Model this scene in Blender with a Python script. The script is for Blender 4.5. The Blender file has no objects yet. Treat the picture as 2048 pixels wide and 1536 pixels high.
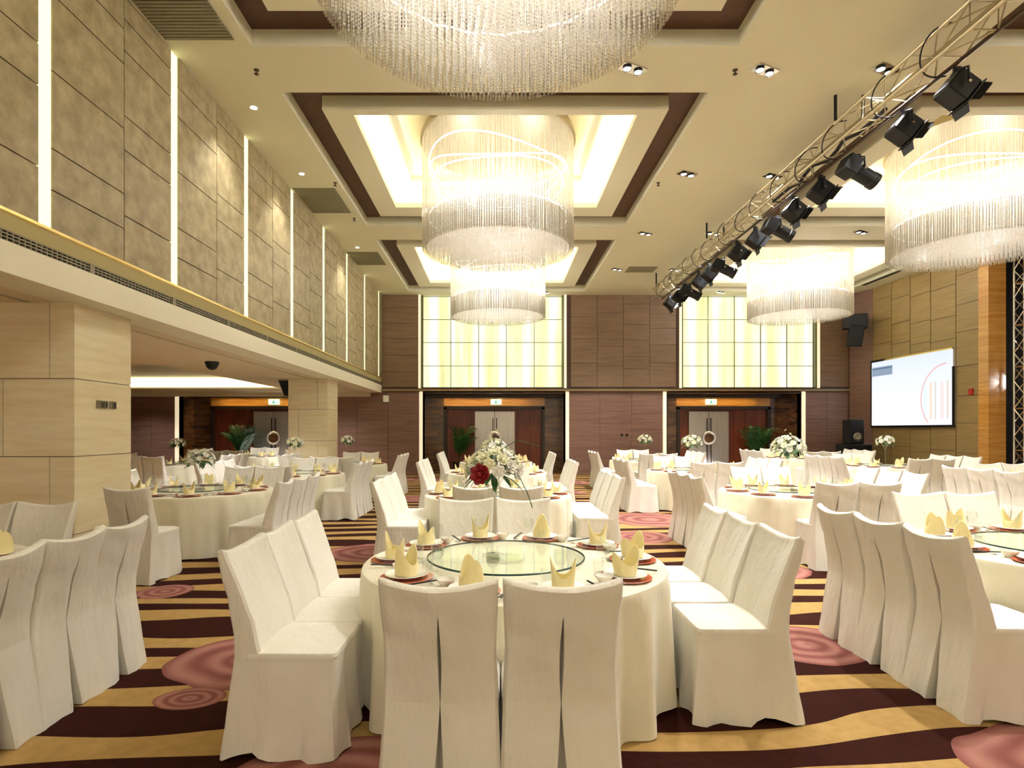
import bpy, math, random
from mathutils import Vector, Matrix, noise as mnoise
PI = math.pi
C = bpy.context.scene.collection
sc = bpy.context.scene
rnd = random.Random(7)

# ------------------------------------------------------------------ camera
EYE = 1.6; F = 1150.0; PX, PY = 996.0, 860.0
cam_d = bpy.data.cameras.new('camera'); cam = bpy.data.objects.new('camera', cam_d); C.objects.link(cam)
cam.location = (0, 0, EYE); cam.rotation_euler = (PI/2, 0, 0)
cam_d.sensor_width = 36; cam_d.lens = F/2048*36
cam_d.shift_x = (1024-PX)/2048; cam_d.shift_y = (PY-768)/2048
cam_d.clip_start = 0.05; cam_d.clip_end = 200
sc.camera = cam
sc.view_settings.view_transform = 'Standard'; sc.view_settings.look = 'None'
sc.view_settings.gamma = 1; sc.view_settings.use_curve_mapping = False
sc.view_settings.exposure = -0.4

# ------------------------------------------------------------------ mesh helpers
class MB:
    def __init__(s): s.v = []; s.f = []
    def add(s, vs, fs):
        o = len(s.v); s.v += [tuple(p) for p in vs]; s.f += [tuple(i+o for i in f) for f in fs]; return s
    def box(s, x0, x1, y0, y1, z0, z1):
        return s.add([(x0,y0,z0),(x1,y0,z0),(x1,y1,z0),(x0,y1,z0),(x0,y0,z1),(x1,y0,z1),(x1,y1,z1),(x0,y1,z1)],
                     [(0,3,2,1),(4,5,6,7),(0,1,5,4),(1,2,6,5),(2,3,7,6),(3,0,4,7)])
    def bbox(s, x0, x1, y0, y1, z0, z1, b=.01):
        # box with chamfered edges
        xs = (x0, x0+b, x1-b, x1); ys = (y0, y0+b, y1-b, y1); zs = (z0, z0+b, z1-b, z1)
        r = lambda z, i, j: [(xs[1+0*i], ys[i], z)]
        loops = []
        for z, k in ((zs[0], 1), (zs[1], 0), (zs[2], 0), (zs[3], 1)):
            a0, a1, c0, c1 = (x0+b, x1-b, y0+b, y1-b) if k else (x0, x1, y0, y1)
            e = b*.6
            loops.append([(a0+e,c0,z),(a1-e,c0,z),(a1,c0+e,z),(a1,c1-e,z),(a1-e,c1,z),(a0+e,c1,z),(a0,c1-e,z),(a0,c0+e,z)])
        return s.loops(loops, cap0=True, cap1=True)
    def loops(s, loops, closed=True, cap0=False, cap1=False):
        n = len(loops[0]); vs = [p for l in loops for p in l]; fs = []
        for i in range(len(loops)-1):
            for j in range(n if closed else n-1):
                k = (j+1) % n
                fs.append((i*n+j, i*n+k, (i+1)*n+k, (i+1)*n+j))
        s.add(vs, fs)
        if cap0: s.add(loops[0], [tuple(reversed(range(n)))])
        if cap1: s.add(loops[-1], [tuple(range(n))])
        return s
    def tube(s, pts, r, seg=8, cap=True):
        pts = [Vector(p) for p in pts]; L = []
        for i, p in enumerate(pts):
            d = (pts[min(i+1, len(pts)-1)]-pts[max(i-1, 0)]).normalized()
            u = d.cross(Vector((0, 0, 1)) if abs(d.z) < .9 else Vector((1, 0, 0))).normalized(); w = d.cross(u)
            rr = r[i] if isinstance(r, (list, tuple)) else r
            L.append([p+(u*math.cos(2*PI*k/seg)+w*math.sin(2*PI*k/seg))*rr for k in range(seg)])
        return s.loops(L, cap0=cap, cap1=cap)
    def lathe(s, prof, seg=24, c=(0, 0, 0), cap0=False, cap1=False):
        return s.loops([[(c[0]+r*math.cos(2*PI*k/seg), c[1]+r*math.sin(2*PI*k/seg), c[2]+z) for k in range(seg)] for r, z in prof], cap0=cap0, cap1=cap1)
    def xf(s, M):
        s.v = [tuple(M @ Vector(p)) for p in s.v]; return s
    def mesh(s, name, smooth=False):
        m = bpy.data.meshes.new(name); m.from_pydata(s.v, [], s.f); m.update()
        if smooth:
            m.polygons.foreach_set('use_smooth', [True]*len(m.polygons))
            m.set_sharp_from_angle(angle=math.radians(42))
        return m
    def build(s, name, mat, parent=None, smooth=False, loc=None):
        m = s.mesh(name, smooth); m.materials.append(mat)
        o = bpy.data.objects.new(name, m); C.objects.link(o)
        if loc is not None: o.location = loc
        if parent is not None: o.parent = parent
        return o
def tag(o, label=None, cat=None, group=None, kind=None):
    if label: o['label'] = label
    if cat: o['category'] = cat
    if group: o['group'] = group
    if kind: o['kind'] = kind
    return o
def empty(name, loc=(0, 0, 0), rz=0, label=None, cat=None, group=None):
    o = bpy.data.objects.new(name, None); C.objects.link(o); o.location = loc; o.rotation_euler = (0, 0, rz)
    o.empty_display_size = .1
    return tag(o, label, cat, group)
def struct(name, mb, mat, parent=None, smooth=False):
    o = mb.build(name, mat, parent, smooth)
    if parent is None: o['kind'] = 'structure'
    return o
def wlink(name, mesh, mat, parent=None, loc=(0, 0, 0)):
    o = bpy.data.objects.new(name, mesh)
    if mat and not mesh.materials: mesh.materials.append(mat)
    C.objects.link(o); o.location = loc; o.parent = parent
    return o
def copy_tree(o, parent=None):
    c = o.copy(); C.objects.link(c); c.parent = parent
    for ch in list(o.children): copy_tree(ch, c)
    return c

# ------------------------------------------------------------------ materials
def srgb(h):
    h = h.lstrip('#'); v = [int(h[i:i+2], 16)/255 for i in (0, 2, 4)]
    return tuple([(c/12.92 if c <= .04045 else ((c+.055)/1.055)**2.4) for c in v]+[1])
class NM:
    def __init__(s, name):
        s.m = bpy.data.materials.new(name); s.m.use_nodes = True; s.nt = s.m.node_tree; s.N = s.nt.nodes; s.L = s.nt.links
        s.b = s.N['Principled BSDF']; s.out = s.N['Material Output']
    def n(s, t, **kw):
        n = s.N.new(t)
        for k, v in kw.items():
            if k in n.inputs.keys() if isinstance(k, str) else False: n.inputs[k].default_value = v
            else: setattr(n, k, v)
        return n
    def l(s, a, b): s.L.new(a, b)
    def math(s, op, a, b=None, c=None):
        n = s.N.new('ShaderNodeMath'); n.operation = op
        for i, x in enumerate((a, b, c)):
            if x is None: continue
            if isinstance(x, (int, float)): n.inputs[i].default_value = x
            else: s.L.new(x, n.inputs[i])
        return n.outputs[0]
    def mix(s, fac, a, b):
        n = s.N.new('ShaderNodeMix'); n.data_type = 'RGBA'
        for i, x in ((0, fac), (6, a), (7, b)):
            if isinstance(x, (int, float, tuple)): n.inputs[i].default_value = x
            else: s.L.new(x, n.inputs[i])
        return n.outputs[2]
    def coord(s, scale=(1, 1, 1), world=False):
        if world:
            src = s.N.new('ShaderNodeNewGeometry').outputs['Position']
        else:
            src = s.N.new('ShaderNodeTexCoord').outputs['Object']
        mp = s.N.new('ShaderNodeMapping'); mp.inputs['Scale'].default_value = scale
        s.L.new(src, mp.inputs[0]); return mp.outputs[0]
    def noise(s, vec, scale=5, detail=4, rough=.5, out='Fac'):
        n = s.N.new('ShaderNodeTexNoise'); n.inputs['Scale'].default_value = scale; n.inputs['Detail'].default_value = detail
        n.inputs['Roughness'].default_value = rough; s.L.new(vec, n.inputs['Vector']); return n.outputs[out]
    def bump(s, h, strength=.2, dist=.01):
        n = s.N.new('ShaderNodeBump'); n.inputs['Strength'].default_value = strength; n.inputs['Distance'].default_value = dist
        s.L.new(h, n.inputs['Height']); s.L.new(n.outputs[0], s.b.inputs['Normal'])
    def ramp(s, fac, stops):
        n = s.N.new('ShaderNodeValToRGB'); e = n.color_ramp.elements
        while len(e) > 1: e.remove(e[-1])
        e[0].position = stops[0][0]; e[0].color = stops[0][1]
        for p, c in stops[1:]:
            k = e.new(p); k.color = c
        s.L.new(fac, n.inputs[0]); return n.outputs[0]
def plain(name, col, rough=.5, metal=0, spec=.5, emis=None, es=0, coat=0):
    m = NM(name); m.b.inputs['Base Color'].default_value = srgb(col); m.b.inputs['Roughness'].default_value = rough
    m.b.inputs['Metallic'].default_value = metal; m.b.inputs['Specular IOR Level'].default_value = spec
    if coat: m.b.inputs['Coat Weight'].default_value = coat
    if emis:
        m.b.inputs['Emission Color'].default_value = srgb(emis); m.b.inputs['Emission Strength'].default_value = es
    return m.m
def mottled(name, c1, c2, scale=(1, 1, 1), nscale=4, rough=.55, bump=.1, world=True, detail=6, lo=.3, hi=.7, coat=0, spec=.5):
    m = NM(name); v = m.coord(scale, world); f = m.noise(v, nscale, detail, .62)
    col = m.ramp(f, [(lo, srgb(c1)), (hi, srgb(c2))]); m.l(col, m.b.inputs['Base Color'])
    m.b.inputs['Roughness'].default_value = rough; m.b.inputs['Specular IOR Level'].default_value = spec
    if coat: m.b.inputs['Coat Weight'].default_value = coat; m.b.inputs['Coat Roughness'].default_value = .15
    if bump: m.bump(m.noise(v, nscale*6, 3), bump, .01)
    return m.m
def emit(name, col, strength):
    m = NM(name); e = m.N.new('ShaderNodeEmission'); e.inputs[0].default_value = srgb(col); e.inputs[1].default_value = strength
    m.l(e.outputs[0], m.out.inputs[0]); return m.m

M = {}
M['ceiling'] = mottled('ceiling_plaster', '#e2dbbb', '#e6dfc1', nscale=.8, rough=.75, bump=.02)
M['raft'] = plain('raft_plaster', '#e4dcbe', .75)
M['coffer_dark'] = mottled('coffer_brown_veneer', '#4a2a18', '#5a3620', (1, 1, 1), 6, .5)
M['stone'] = mottled('wall_stone', '#8c7c56', '#b4a37c', (1, 1, 1), 5, .5, .15, detail=9, lo=.32, hi=.68)
M['joint'] = plain('joint_dark', '#4a3a22', .8)
M['joint_brown'] = plain('joint_brown', '#4a3426', .8)
M['trav'] = mottled('pillar_travertine', '#e4d0a6', '#f4e7c8', (.8, .8, 7), 1.8, .32, .06, detail=9)
M['brown_up'] = mottled('brown_wall_panel', '#6c543e', '#86694d', (.5, .5, 9), 2.2, .42, .05, detail=8)
M['brown_low'] = mottled('brown_wall_panel_low', '#6e5044', '#8a6757', (.5, .5, 9), 2.2, .42, .05, detail=8)
M['gold_wall'] = mottled('right_wall_panel', '#8b7348', '#a38855', (.5, .5, 8), 2.0, .42, .05, detail=8)
M['orange_wood'] = mottled('amber_wood', '#b5792e', '#dca454', (.4, .4, 8), 2.4, .2, .03, detail=7, coat=.6)
M['marble_brown'] = mottled('brown_marble', '#3b2212', '#8a5d32', (1, 1, 5), 1.6, .2, .02, detail=8, lo=.35, hi=.75, coat=.4)
M['red_wood'] = mottled('red_wood', '#4e1f0e', '#7c3516', (6, 6, .4), 2.5, .35, .03, detail=5)
M['beam'] = plain('beam_paint', '#efe8d2', .6)
M['olive'] = plain('cornice_paint', '#b3a36c', .55)
M['chand_plate'] = plain('chandelier_plate', '#8c7c5c', .4, .4)
M['brass'] = plain('brass_trim', '#e0c47a', .3, .8)
M['low_ceiling'] = plain('low_ceiling_paint', '#dfcfb2', .75)
M['grille'] = plain('grille_grey', '#8d846c', .5, .3)
M['dark_slot'] = plain('slot_black', '#14110c', .8)
M['white_frame'] = plain('lit_frame', '#f4e8cc', .5, 0, .5, '#ffe9c4', .9)
M['slot_light'] = emit('slot_light', '#ffffbe', 2.3)
M['cove_face_glow'] = emit('cove_face_glow', '#fff3bb', 6)
M['led'] = emit('led_white', '#fffdf8', 7)
M['bulb'] = emit('bulb_white', '#ffffff', 30)
M['bulb_soft'] = emit('bulb_soft', '#fffdf2', 9)
M['black'] = plain('black_metal', '#0c0c0d', .45, .3)
M['black_matte'] = plain('black_matte', '#0b0a0a', .85)
M['truss'] = plain('truss_aluminium', '#b9ab86', .35, .7)
M['truss_dark'] = plain('dark_chord', '#4a3520', .45, .4)
M['chrome'] = plain('chrome', '#e8e4de', .12, 1)
M['steel'] = mottled('brushed_steel', '#a7a29c', '#c9c5c0', (30, 30, .4), 3, .3, .0)
M['steel'].node_tree.nodes['Principled BSDF'].inputs['Metallic'].default_value = .85
M['white_steel'] = plain('polished_ring', '#e6e2de', .3, .4)
M['exit'] = plain('exit_sign', '#bfe8cf', .5, 0, .5, '#c8f5dc', 1.6)
M['exit_green'] = plain('exit_green', '#2f8f62', .5, 0, .5, '#2f9f6a', .6)
M['red'] = plain('alarm_red', '#b01018', .4)
M['white'] = plain('white_plastic', '#ece8dc', .4)
M['porcelain'] = plain('porcelain', '#f6f2e8', .18, 0, .5, coat=.4)
M['charger'] = plain('charger_orange', '#c4552a', .25, 0, .5, coat=.4)
M['chop'] = plain('chopstick_black', '#17181c', .3)
M['leaf'] = mottled('leaf_green', '#1d3a16', '#3c6a2a', nscale=30, rough=.45, bump=0, world=False)
M['palm'] = mottled('palm_green', '#123a18', '#2b6a2c', nscale=10, rough=.45, bump=0, world=False)
M['pot'] = plain('planter_dark', '#3a2418', .35)
M['petal'] = plain('petal_cream', '#f3f1cf', .6)
M['petal_w'] = plain('petal_white', '#f7f4ea', .6)
M['petal_r'] = plain('petal_red', '#8c0f1c', .5)
M['mull'] = plain('mullion_grey', '#6d6a48', .5)
M['dark_trim'] = plain('dark_shelf', '#2a1c12', .4)
M['shelf'] = plain('bronze_shelf', '#8a7550', .35, .5)

def cloth(name, c, c2, sheen=.25, rough=.75, nb=26, strength=.25):
    m = NM(name); v = m.coord((1, 1, 1), False)
    f = m.noise(v, 3, 4); m.l(m.ramp(f, [(.3, srgb(c)), (.7, srgb(c2))]), m.b.inputs['Base Color'])
    m.b.inputs['Roughness'].default_value = rough; m.b.inputs['Sheen Weight'].default_value = sheen; m.b.inputs['Specular IOR Level'].default_value = .3
    a = m.noise(m.coord((2.2, 2.2, .7), False), 6, 4, .55); m.bump(a, strength*1.6, .04)
    return m.m
M['cover'] = cloth('chair_cover_cloth', '#e0dacb', '#e9e4d8')
M['tcloth'] = cloth('tablecloth_satin', '#e4dcc0', '#eee7d0', .3, .42, strength=.1)
M['napkin'] = cloth('napkin_yellow', '#f3e3a4', '#f9eebb', .1, .8)

# glass
def glassy(name, tint, trans=.8, rough=.03, col2='#ffffff', diff=.0):
    m = NM(name); m.N.remove(m.b)
    t = m.N.new('ShaderNodeBsdfTransparent'); t.inputs[0].default_value = srgb(tint)
    g = m.N.new('ShaderNodeBsdfGlossy'); g.inputs[0].default_value = srgb(col2); g.inputs['Roughness'].default_value = rough
    lw = m.N.new('ShaderNodeLayerWeight'); lw.inputs[0].default_value = .35
    f = m.math('MULTIPLY_ADD', m.math('POWER', lw.outputs['Facing'], 2.5), trans, 0.03)
    mx = m.N.new('ShaderNodeMixShader'); m.l(f, mx.inputs[0]); m.l(t.outputs[0], mx.inputs[1]); m.l(g.outputs[0], mx.inputs[2])
    m.l(mx.outputs[0], m.out.inputs[0]); return m.m
M['glass'] = glassy('clear_glass', '#fcfdfc', .6)
M['susan'] = glassy('turntable_glass', '#fbfdf9', .30, .04)
M['susan_edge'] = plain('turntable_edge', '#2c4a44', .15, .2)
# crystal strands: partly see-through, partly scattering
def crystal(name, tr=.52, tl=.5, col='#fbf7f0'):
    m = NM(name); m.N.remove(m.b)
    t = m.N.new('ShaderNodeBsdfTransparent'); t.inputs[0].default_value = (1, 1, 1, 1)
    d = m.N.new('ShaderNodeBsdfDiffuse'); d.inputs[0].default_value = srgb(col)
    l = m.N.new('ShaderNodeBsdfTranslucent'); l.inputs[0].default_value = srgb(col)
    g = m.N.new('ShaderNodeBsdfGlossy'); g.inputs['Roughness'].default_value = .15
    a = m.N.new('ShaderNodeMixShader'); a.inputs[0].default_value = tl; m.l(d.outputs[0], a.inputs[1]); m.l(l.outputs[0], a.inputs[2])
    b = m.N.new('ShaderNodeMixShader'); b.inputs[0].default_value = .12; m.l(a.outputs[0], b.inputs[1]); m.l(g.outputs[0], b.inputs[2])
    c = m.N.new('ShaderNodeMixShader'); c.inputs[0].default_value = tr; m.l(b.outputs[0], c.inputs[1]); m.l(t.outputs[0], c.inputs[2])
    m.l(c.outputs[0], m.out.inputs[0]); return m.m
M['crystal'] = crystal('crystal_beads')
M['rod'] = crystal('crystal_rods', .66, .5, '#d9d0bd')

# carpet ----------------------------------------------------------------
def carpet():
    m = NM('banquet_carpet'); geo = m.N.new('ShaderNodeNewGeometry'); P = geo.outputs['Position']
    sep = m.N.new('ShaderNodeSeparateXYZ'); m.l(P, sep.inputs[0]); X, Y = sep.outputs[0], sep.outputs[1]
    mp = m.N.new('ShaderNodeMapping'); mp.inputs['Scale'].default_value = (.32, .9, 1); m.l(P, mp.inputs[0])
    n1 = m.noise(mp.outputs[0], 1.0, 1)
    w = m.math('MULTIPLY', m.math('SUBTRACT', n1, .5), .75)
    w = m.math('ADD', w, m.math('MULTIPLY', m.math('SINE', m.math('MULTIPLY_ADD', X, 1.1, .8)), .035))
    v = m.math('ADD', m.math('SUBTRACT', Y, m.math('MULTIPLY', X, .05)), w)
    ph = m.math('MULTIPLY', m.math('SUBTRACT', v, 3.24), 2*PI/.5)
    cs = m.math('COSINE', ph)
    mp2 = m.N.new('ShaderNodeMapping'); mp2.inputs['Scale'].default_value = (.5, .8, 1); mp2.inputs['Location'].default_value = (3, 5, 0); m.l(P, mp2.inputs[0])
    thr = m.math('MULTIPLY', m.math('SUBTRACT', m.noise(mp2.outputs[0], 1.3, 1), .5), 2.6)
    dark = m.math('GREATER_THAN', m.math('ADD', cs, thr), -.05)
    fine = m.noise(P, 180, 2); mid = m.noise(P, 14, 4)
    tan = m.mix(mid, srgb('#a5834a'), srgb('#c9a468')); brn = m.mix(mid, srgb('#2a0e08'), srgb('#3d170e'))
    base = m.mix(dark, tan, brn)
    spots = [(-3.3,5.70,.27,.25),(-1.75,4.0,.52,.45),(-1.84,3.43,.2,.14),(-.72,2.62,.55,.38),(-1.65,7.55,.62,.58),
             (2.3,4.3,.42,.4),(2.75,10.3,.8,.8),(2.1,8.6,.55,.5),(3.1,6.6,.45,.45),(2.85,2.72,.62,.42),(-1.9,13.4,.8,.6),(1.5,14.8,.8,.5),
             (-2.1,18.6,.9,.6),(5.9,13.6,.8,.7),(-5.8,10.2,.7,.6),(-3.1,1.6,.5,.4),(6.5,5.2,.6,.5),(2.0,17.6,.8,.7)]
    acc = None
    wob = m.math('MULTIPLY', m.math('SUBTRACT', m.noise(P, 2.2, 1), .5), .35)
    for (x, y, rx, ry) in spots:
        dx = m.math('DIVIDE', m.math('SUBTRACT', X, x), rx); dy = m.math('DIVIDE', m.math('SUBTRACT', Y, y), ry)
        d = m.math('SQRT', m.math('ADD', m.math('MULTIPLY', dx, dx), m.math('MULTIPLY', dy, dy)))
        acc = d if acc is None else m.math('MINIMUM', acc, d)
    d = m.math('ADD', acc, wob)
    inside = m.math('LESS_THAN', d, 1.0)
    ring = m.math('MULTIPLY_ADD', m.math('SINE', m.math('MULTIPLY', d, 17)), .5, .5)
    mv = m.mix(ring, srgb('#8a534c'), srgb('#b07a6e'))
    col = m.mix(inside, base, mv)
    col = m.mix(m.math('MULTIPLY', fine, .25), col, srgb('#1a0d08'))
    m.l(col, m.b.inputs['Base Color']); m.b.inputs['Roughness'].default_value = .95; m.b.inputs['Specular IOR Level'].default_value = .1
    m.b.inputs['Sheen Weight'].default_value = 0
    m.bump(fine, .4, .01); return m.m
M['carpet'] = carpet()

# backlit curtain panels
def backlit():
    m = NM('backlit_panel'); m.N.remove(m.b)
    geo = m.N.new('ShaderNodeNewGeometry'); P = geo.outputs['Position']; sep = m.N.new('ShaderNodeSeparateXYZ'); m.l(P, sep.inputs[0])
    mp = m.N.new('ShaderNodeMapping'); mp.inputs['Scale'].default_value = (1, 0, .06); m.l(P, mp.inputs[0])
    n = m.noise(mp.outputs[0], 3.2, 3, .6)
    s = m.math('MULTIPLY_ADD', m.math('SINE', m.math('MULTIPLY', sep.outputs[0], 7.4)), .22, .5)
    f = m.math('ADD', m.math('MULTIPLY', n, .7), m.math('MULTIPLY', s, .35))
    col = m.ramp(f, [(.32, srgb('#cdc98a')), (.5, srgb('#f3efb4')), (.68, srgb('#ffffe8'))])
    e = m.N.new('ShaderNodeEmission'); m.l(col, e.inputs[0]); e.inputs[1].default_value = 1.9
    m.l(e.outputs[0], m.out.inputs[0]); return m.m
M['backlit'] = backlit()

# ------------------------------------------------------------------ room shell
ZC = 6.46; XL = -4.18; XR = 12.9; YB = 20.7; YF = -5.0; ZL = 2.94; XW = -14.2
mb = MB(); mb.add([(XW-.1, YF, 0), (16, YF, 0), (16, YB+1.6, 0), (XW-.1, YB+1.6, 0)], [(0, 1, 2, 3)])
struct('floor', mb, M['carpet'])

# main ceiling with coffer openings
cof_x = [-.04, 9.05]; cof_y0 = [8.28+6.42*k for k in (-2, -1, 0, 1)]
mb = MB(); XE = 16
xs = [XL-.3]; 
for cx in cof_x: xs += [cx-3.08, cx+3.08]
xs.append(XE); ys = [YF]
for y in cof_y0: ys += [y, y+5.42]
ys.append(YB+.3)
ys = [max(YF, y) for y in ys]
for i in range(len(xs)-1):
    for j in range(len(ys)-1):
        if i % 2 == 1 and j % 2 == 1: continue
        if ys[j+1]-ys[j] < .001: continue
        mb.box(xs[i], xs[i+1], ys[j], ys[j+1], ZC, ZC+.6)
ceiling = struct('ceiling', mb, M['ceiling'])
lights = []
def area(name, loc, rot, sx, sy, power, col=(1, .97, .88), spread=None, cam_vis=True):
    d = bpy.data.lights.new(name, 'AREA'); d.shape = 'RECTANGLE'; d.size = sx; d.size_y = sy; d.energy = power; d.color = col
    if spread: d.spread = spread
    o = bpy.data.objects.new(name, d); C.objects.link(o); o.location = loc; o.rotation_euler = rot
    return o
def point(name, loc, power, r=.1, col=(1, .99, .95)):
    d = bpy.data.lights.new(name, 'POINT'); d.energy = power; d.shadow_soft_size = r; d.color = col
    o = bpy.data.objects.new(name, d); C.objects.link(o); o.location = loc; return o
def spot(name, loc, power, angle=100, blend=.6, r=.05, rot=(0, 0, 0), col=(1, 1, 1)):
    d = bpy.data.lights.new(name, 'SPOT'); d.energy = power; d.spot_size = math.radians(angle); d.spot_blend = blend; d.shadow_soft_size = r; d.color = col
    o = bpy.data.objects.new(name, d); C.objects.link(o); o.location = loc; o.rotation_euler = rot; return o

for cx in cof_x:
    for k, y0 in enumerate(cof_y0):
        mb = MB()
        mb.box(cx-3.1, cx+3.1, y0-.02, y0+5.44, 6.675, 6.72) if False else None
        # dark ring between ceiling edge and raft
        for (a, b, c, d) in ((cx-3.1, cx-2.6, y0, y0+5.42), (cx+2.6, cx+3.1, y0, y0+5.42), (cx-2.6, cx+2.6, y0, y0+.46), (cx-2.6, cx+2.6, y0+4.79, y0+5.42)):
            mb.box(a, b, c, d, 6.675, 6.74)
        struct('coffer_recess', mb, M['coffer_dark'], ceiling)
        mb = MB(); X0, X1, Y0, Y1 = cx-2.63, cx+2.63, y0+.44, y0+4.81
        ox0, ox1, oy0, oy1 = cx-2.19, cx+2.19, y0+.60, y0+4.28
        for (a, b, c, d) in ((X0, ox0, Y0, Y1), (ox1, X1, Y0, Y1), (ox0, ox1, Y0, oy0), (ox0, ox1, oy1, Y1)):
            mb.box(a, b, c, d, 6.462, 6.56)
        for (a, b, c, d) in ((X0, X0+.05, Y0, Y1), (X1-.05, X1, Y0, Y1), (X0+.05, X1-.05, Y0, Y0+.05), (X0+.05, X1-.05, Y1-.05, Y1)):
            mb.box(a, b, c, d, 6.56, 7.1)
        struct('coffer_raft', mb, M['raft'], ceiling)
        mb = MB(); px0, px1, py0, py1 = cx-1.87, cx+1.87, y0+.86, y0+4.42
        for (a, b, c, d) in ((X0, px0, Y0, Y1), (px1, X1, Y0, Y1), (px0, px1, Y0, py0), (px0, px1, py1, Y1)):
            mb.box(a, b, c, d, 7.1, 7.3)
        mb.box(px0, px1, py0, py1, 7.22, 7.3)
        struct('coffer_panel', mb, M['raft'], ceiling)
        if k >= 1:
            P = 62
            area('cove_lamp', (ox0-.16, (Y0+Y1)/2, 6.6), (PI, .0, 0), .08, 4.0, P, (1, .9, .6))
            area('cove_lamp', (ox1+.16, (Y0+Y1)/2, 6.6), (PI, 0, 0), .08, 4.0, P, (1, .9, .6))
            area('cove_lamp', (cx, oy1+.22, 6.6), (PI, 0, 0), 4.4, .08, P, (1, .9, .6))

# left upper wall: stone panels, light slots
mb = MB(); slots = [5.31+2.12*k for k in range(-4, 8)]
bounds = []
for s in slots: bounds.append((s-.073, s+.073))
A = [3.48, 3.85, 4.24, 4.97, 5.69, 6.08, ZC]; B = [3.48, 4.0, 4.735, 5.12, 5.85, 6.2, ZC]
g = .007
def tiles(mb, y0, y1, zs):
    for a, b in zip(zs[:-1], zs[1:]):
        mb.box(XL-.05, XL, y0+g, y1-g, a+g, b-g)
for i, s in enumerate(slots):
    n = s+2.12; mid = s+1.12
    if mid > YB: 
        tiles(mb, s+.073, YB, A); break
    tiles(mb, s+.073, mid, A); tiles(mb, mid, min(n-.073, YB), B)
wl = struct('wall_left', mb, M['stone'])
mb = MB()
for i, s in enumerate(slots):
    e = min(s+2.12-.073, YB)
    if s+.073 < YB: mb.box(XL-.3, XL-.05, s+.073, e, 3.3, ZC)
struct('wall_backing', mb, M['joint'], wl)
mb = MB()
[mb.box(XL-.06, XL-.006, s-.073, s+.073, 3.48, ZC) for s in slots if s < YB]
struct('slot_back', mb, M['slot_light'], wl)

# cornice, beam, grille
def extrude_y(prof, y0, y1):
    m = MB(); m.loops([[(x, y0, z) for x, z in prof], [(x, y1, z) for x, z in prof]], cap0=True, cap1=True); return m
struct('trim_1', extrude_y([(XL-.34, 3.44), (XL-.34, 3.48), (XL+.02, 3.48), (XL+.02, 3.455), (XL+.0, 3.44)], YF, YB), M['brass'])
struct('trim_2', extrude_y([(XL-.3, 3.31), (XL-.3, 3.44), (XL+.0, 3.44), (XL-.01, 3.31)], YF, YB), M['olive'])
# main beam face and soffit
mb = extrude_y([(XL-.45, ZL), (XL-.45, 3.21), (XL+.0, 3.21), (XL+.0, ZL)], YF, YB)
struct('trim_3', mb, M['beam'])
mb = MB(); mb.box(XL-.3, XL-.12, YF, YB, 3.21, 3.31); struct('trim_4', mb, M['dark_slot'])
gr = empty('air_grille', (XL, 0, 3.21), 0, 'long grey air grille running along the left beam above the aisle', 'air grille')
mb = MB()
for z in (.0, .03, .06, .088): mb.box(-.03, -.012, 1.5, YB-.02, z, z+.012)
y = 1.5
while y < YB-.1:
    mb.box(-.028, -.014, y, y+.012, 0, .1); y += .062
mb.build('grille_bars', M['grille'], gr)
mb = MB(); y = 2.9
while y < YB: mb.box(-.035, -.004, y, y+.07, 0, .1); y += 1.5
mb.build('grille_frame', M['grille'], gr)

# low ceiling over the left bay with a tray
TX = -6.97; TY0, TY1 = 12.0, 18.6
mb = MB()
mb.box(-4.90, XL-.45, YF, YB, ZL, ZL+.3)
mb.box(TX, -4.96, YF, YB, ZL, ZL+.3)
mb.box(XW, TX, YF, TY0, ZL, ZL+.3); mb.box(XW, TX, TY1, YB, ZL, ZL+.3)
mb.box(XW, TX, TY0, TY1, ZL+.35, ZL+.45)
lc = struct('ceiling', mb, M['low_ceiling']); lc.name = 'ceiling_left'
mb = MB(); mb.box(-4.97, -4.89, YF, YB, ZL+.04, ZL+.1); struct('trim_5', mb, M['dark_slot'])
mb = MB(); mb.box(XW, TX, TY1-.02, TY1, ZL+.05, ZL+.35); struct('trim_6', mb, M['cove_face_glow'])  # far tray face emits, standing in for the cove's light on it
mb = MB(); mb.box(XW, XL-.4, YB-.12, YB, ZL-.14, ZL); struct('trim_7', mb, M['low_ceiling'])
# far left wall, close the shell
mb = MB(); mb.box(XW-.1, XW, YF, YB, 0, ZL+.4); struct('wall_left_bay', mb, M['brown_low'])

# pillars
def pillar(name, x1, y0, w, d, label):
    p = empty(name, (x1-w/2, y0+d/2, 0), 0); del_keys = None
    mb = MB(); x0 = -w/2; xx = w/2; a = -d/2; b = d/2; gg = .004
    zs = [0, .5, 1.32, 2.14, ZL]
    fx = [[x0, xx-.55, xx-.25, xx], [x0, xx-.26, xx], [x0, xx-.75, xx], [x0, xx-.26, xx]]
    for r in range(4):
        for q in range(len(fx[r])-1):
            u, v = fx[r][q], fx[r][q+1]
            mb.box(u+(gg if q else 0), v-(gg if q < len(fx[r])-2 else 0), a, b, zs[r]+(gg if r else 0), zs[r+1]-(gg if r < 3 else 0))
    o = mb.build('stone_cladding', M['trav'], p)
    mb = MB(); mb.box(x0+.01, xx-.01, a+.01, b-.01, 0, ZL); mb.build('pillar_core', M['joint_brown'], p)
    tag(p, label, 'pillar'); p['kind'] = 'structure'
    return p
pillar('pillar', -4.45, 6.04, .95, .93, 'thick travertine clad pillar at the left edge of the hall')
pillar('pillar', -4.45, 15.0, 1.02, .95, 'travertine clad pillar farther back between the left bay tables')

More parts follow.
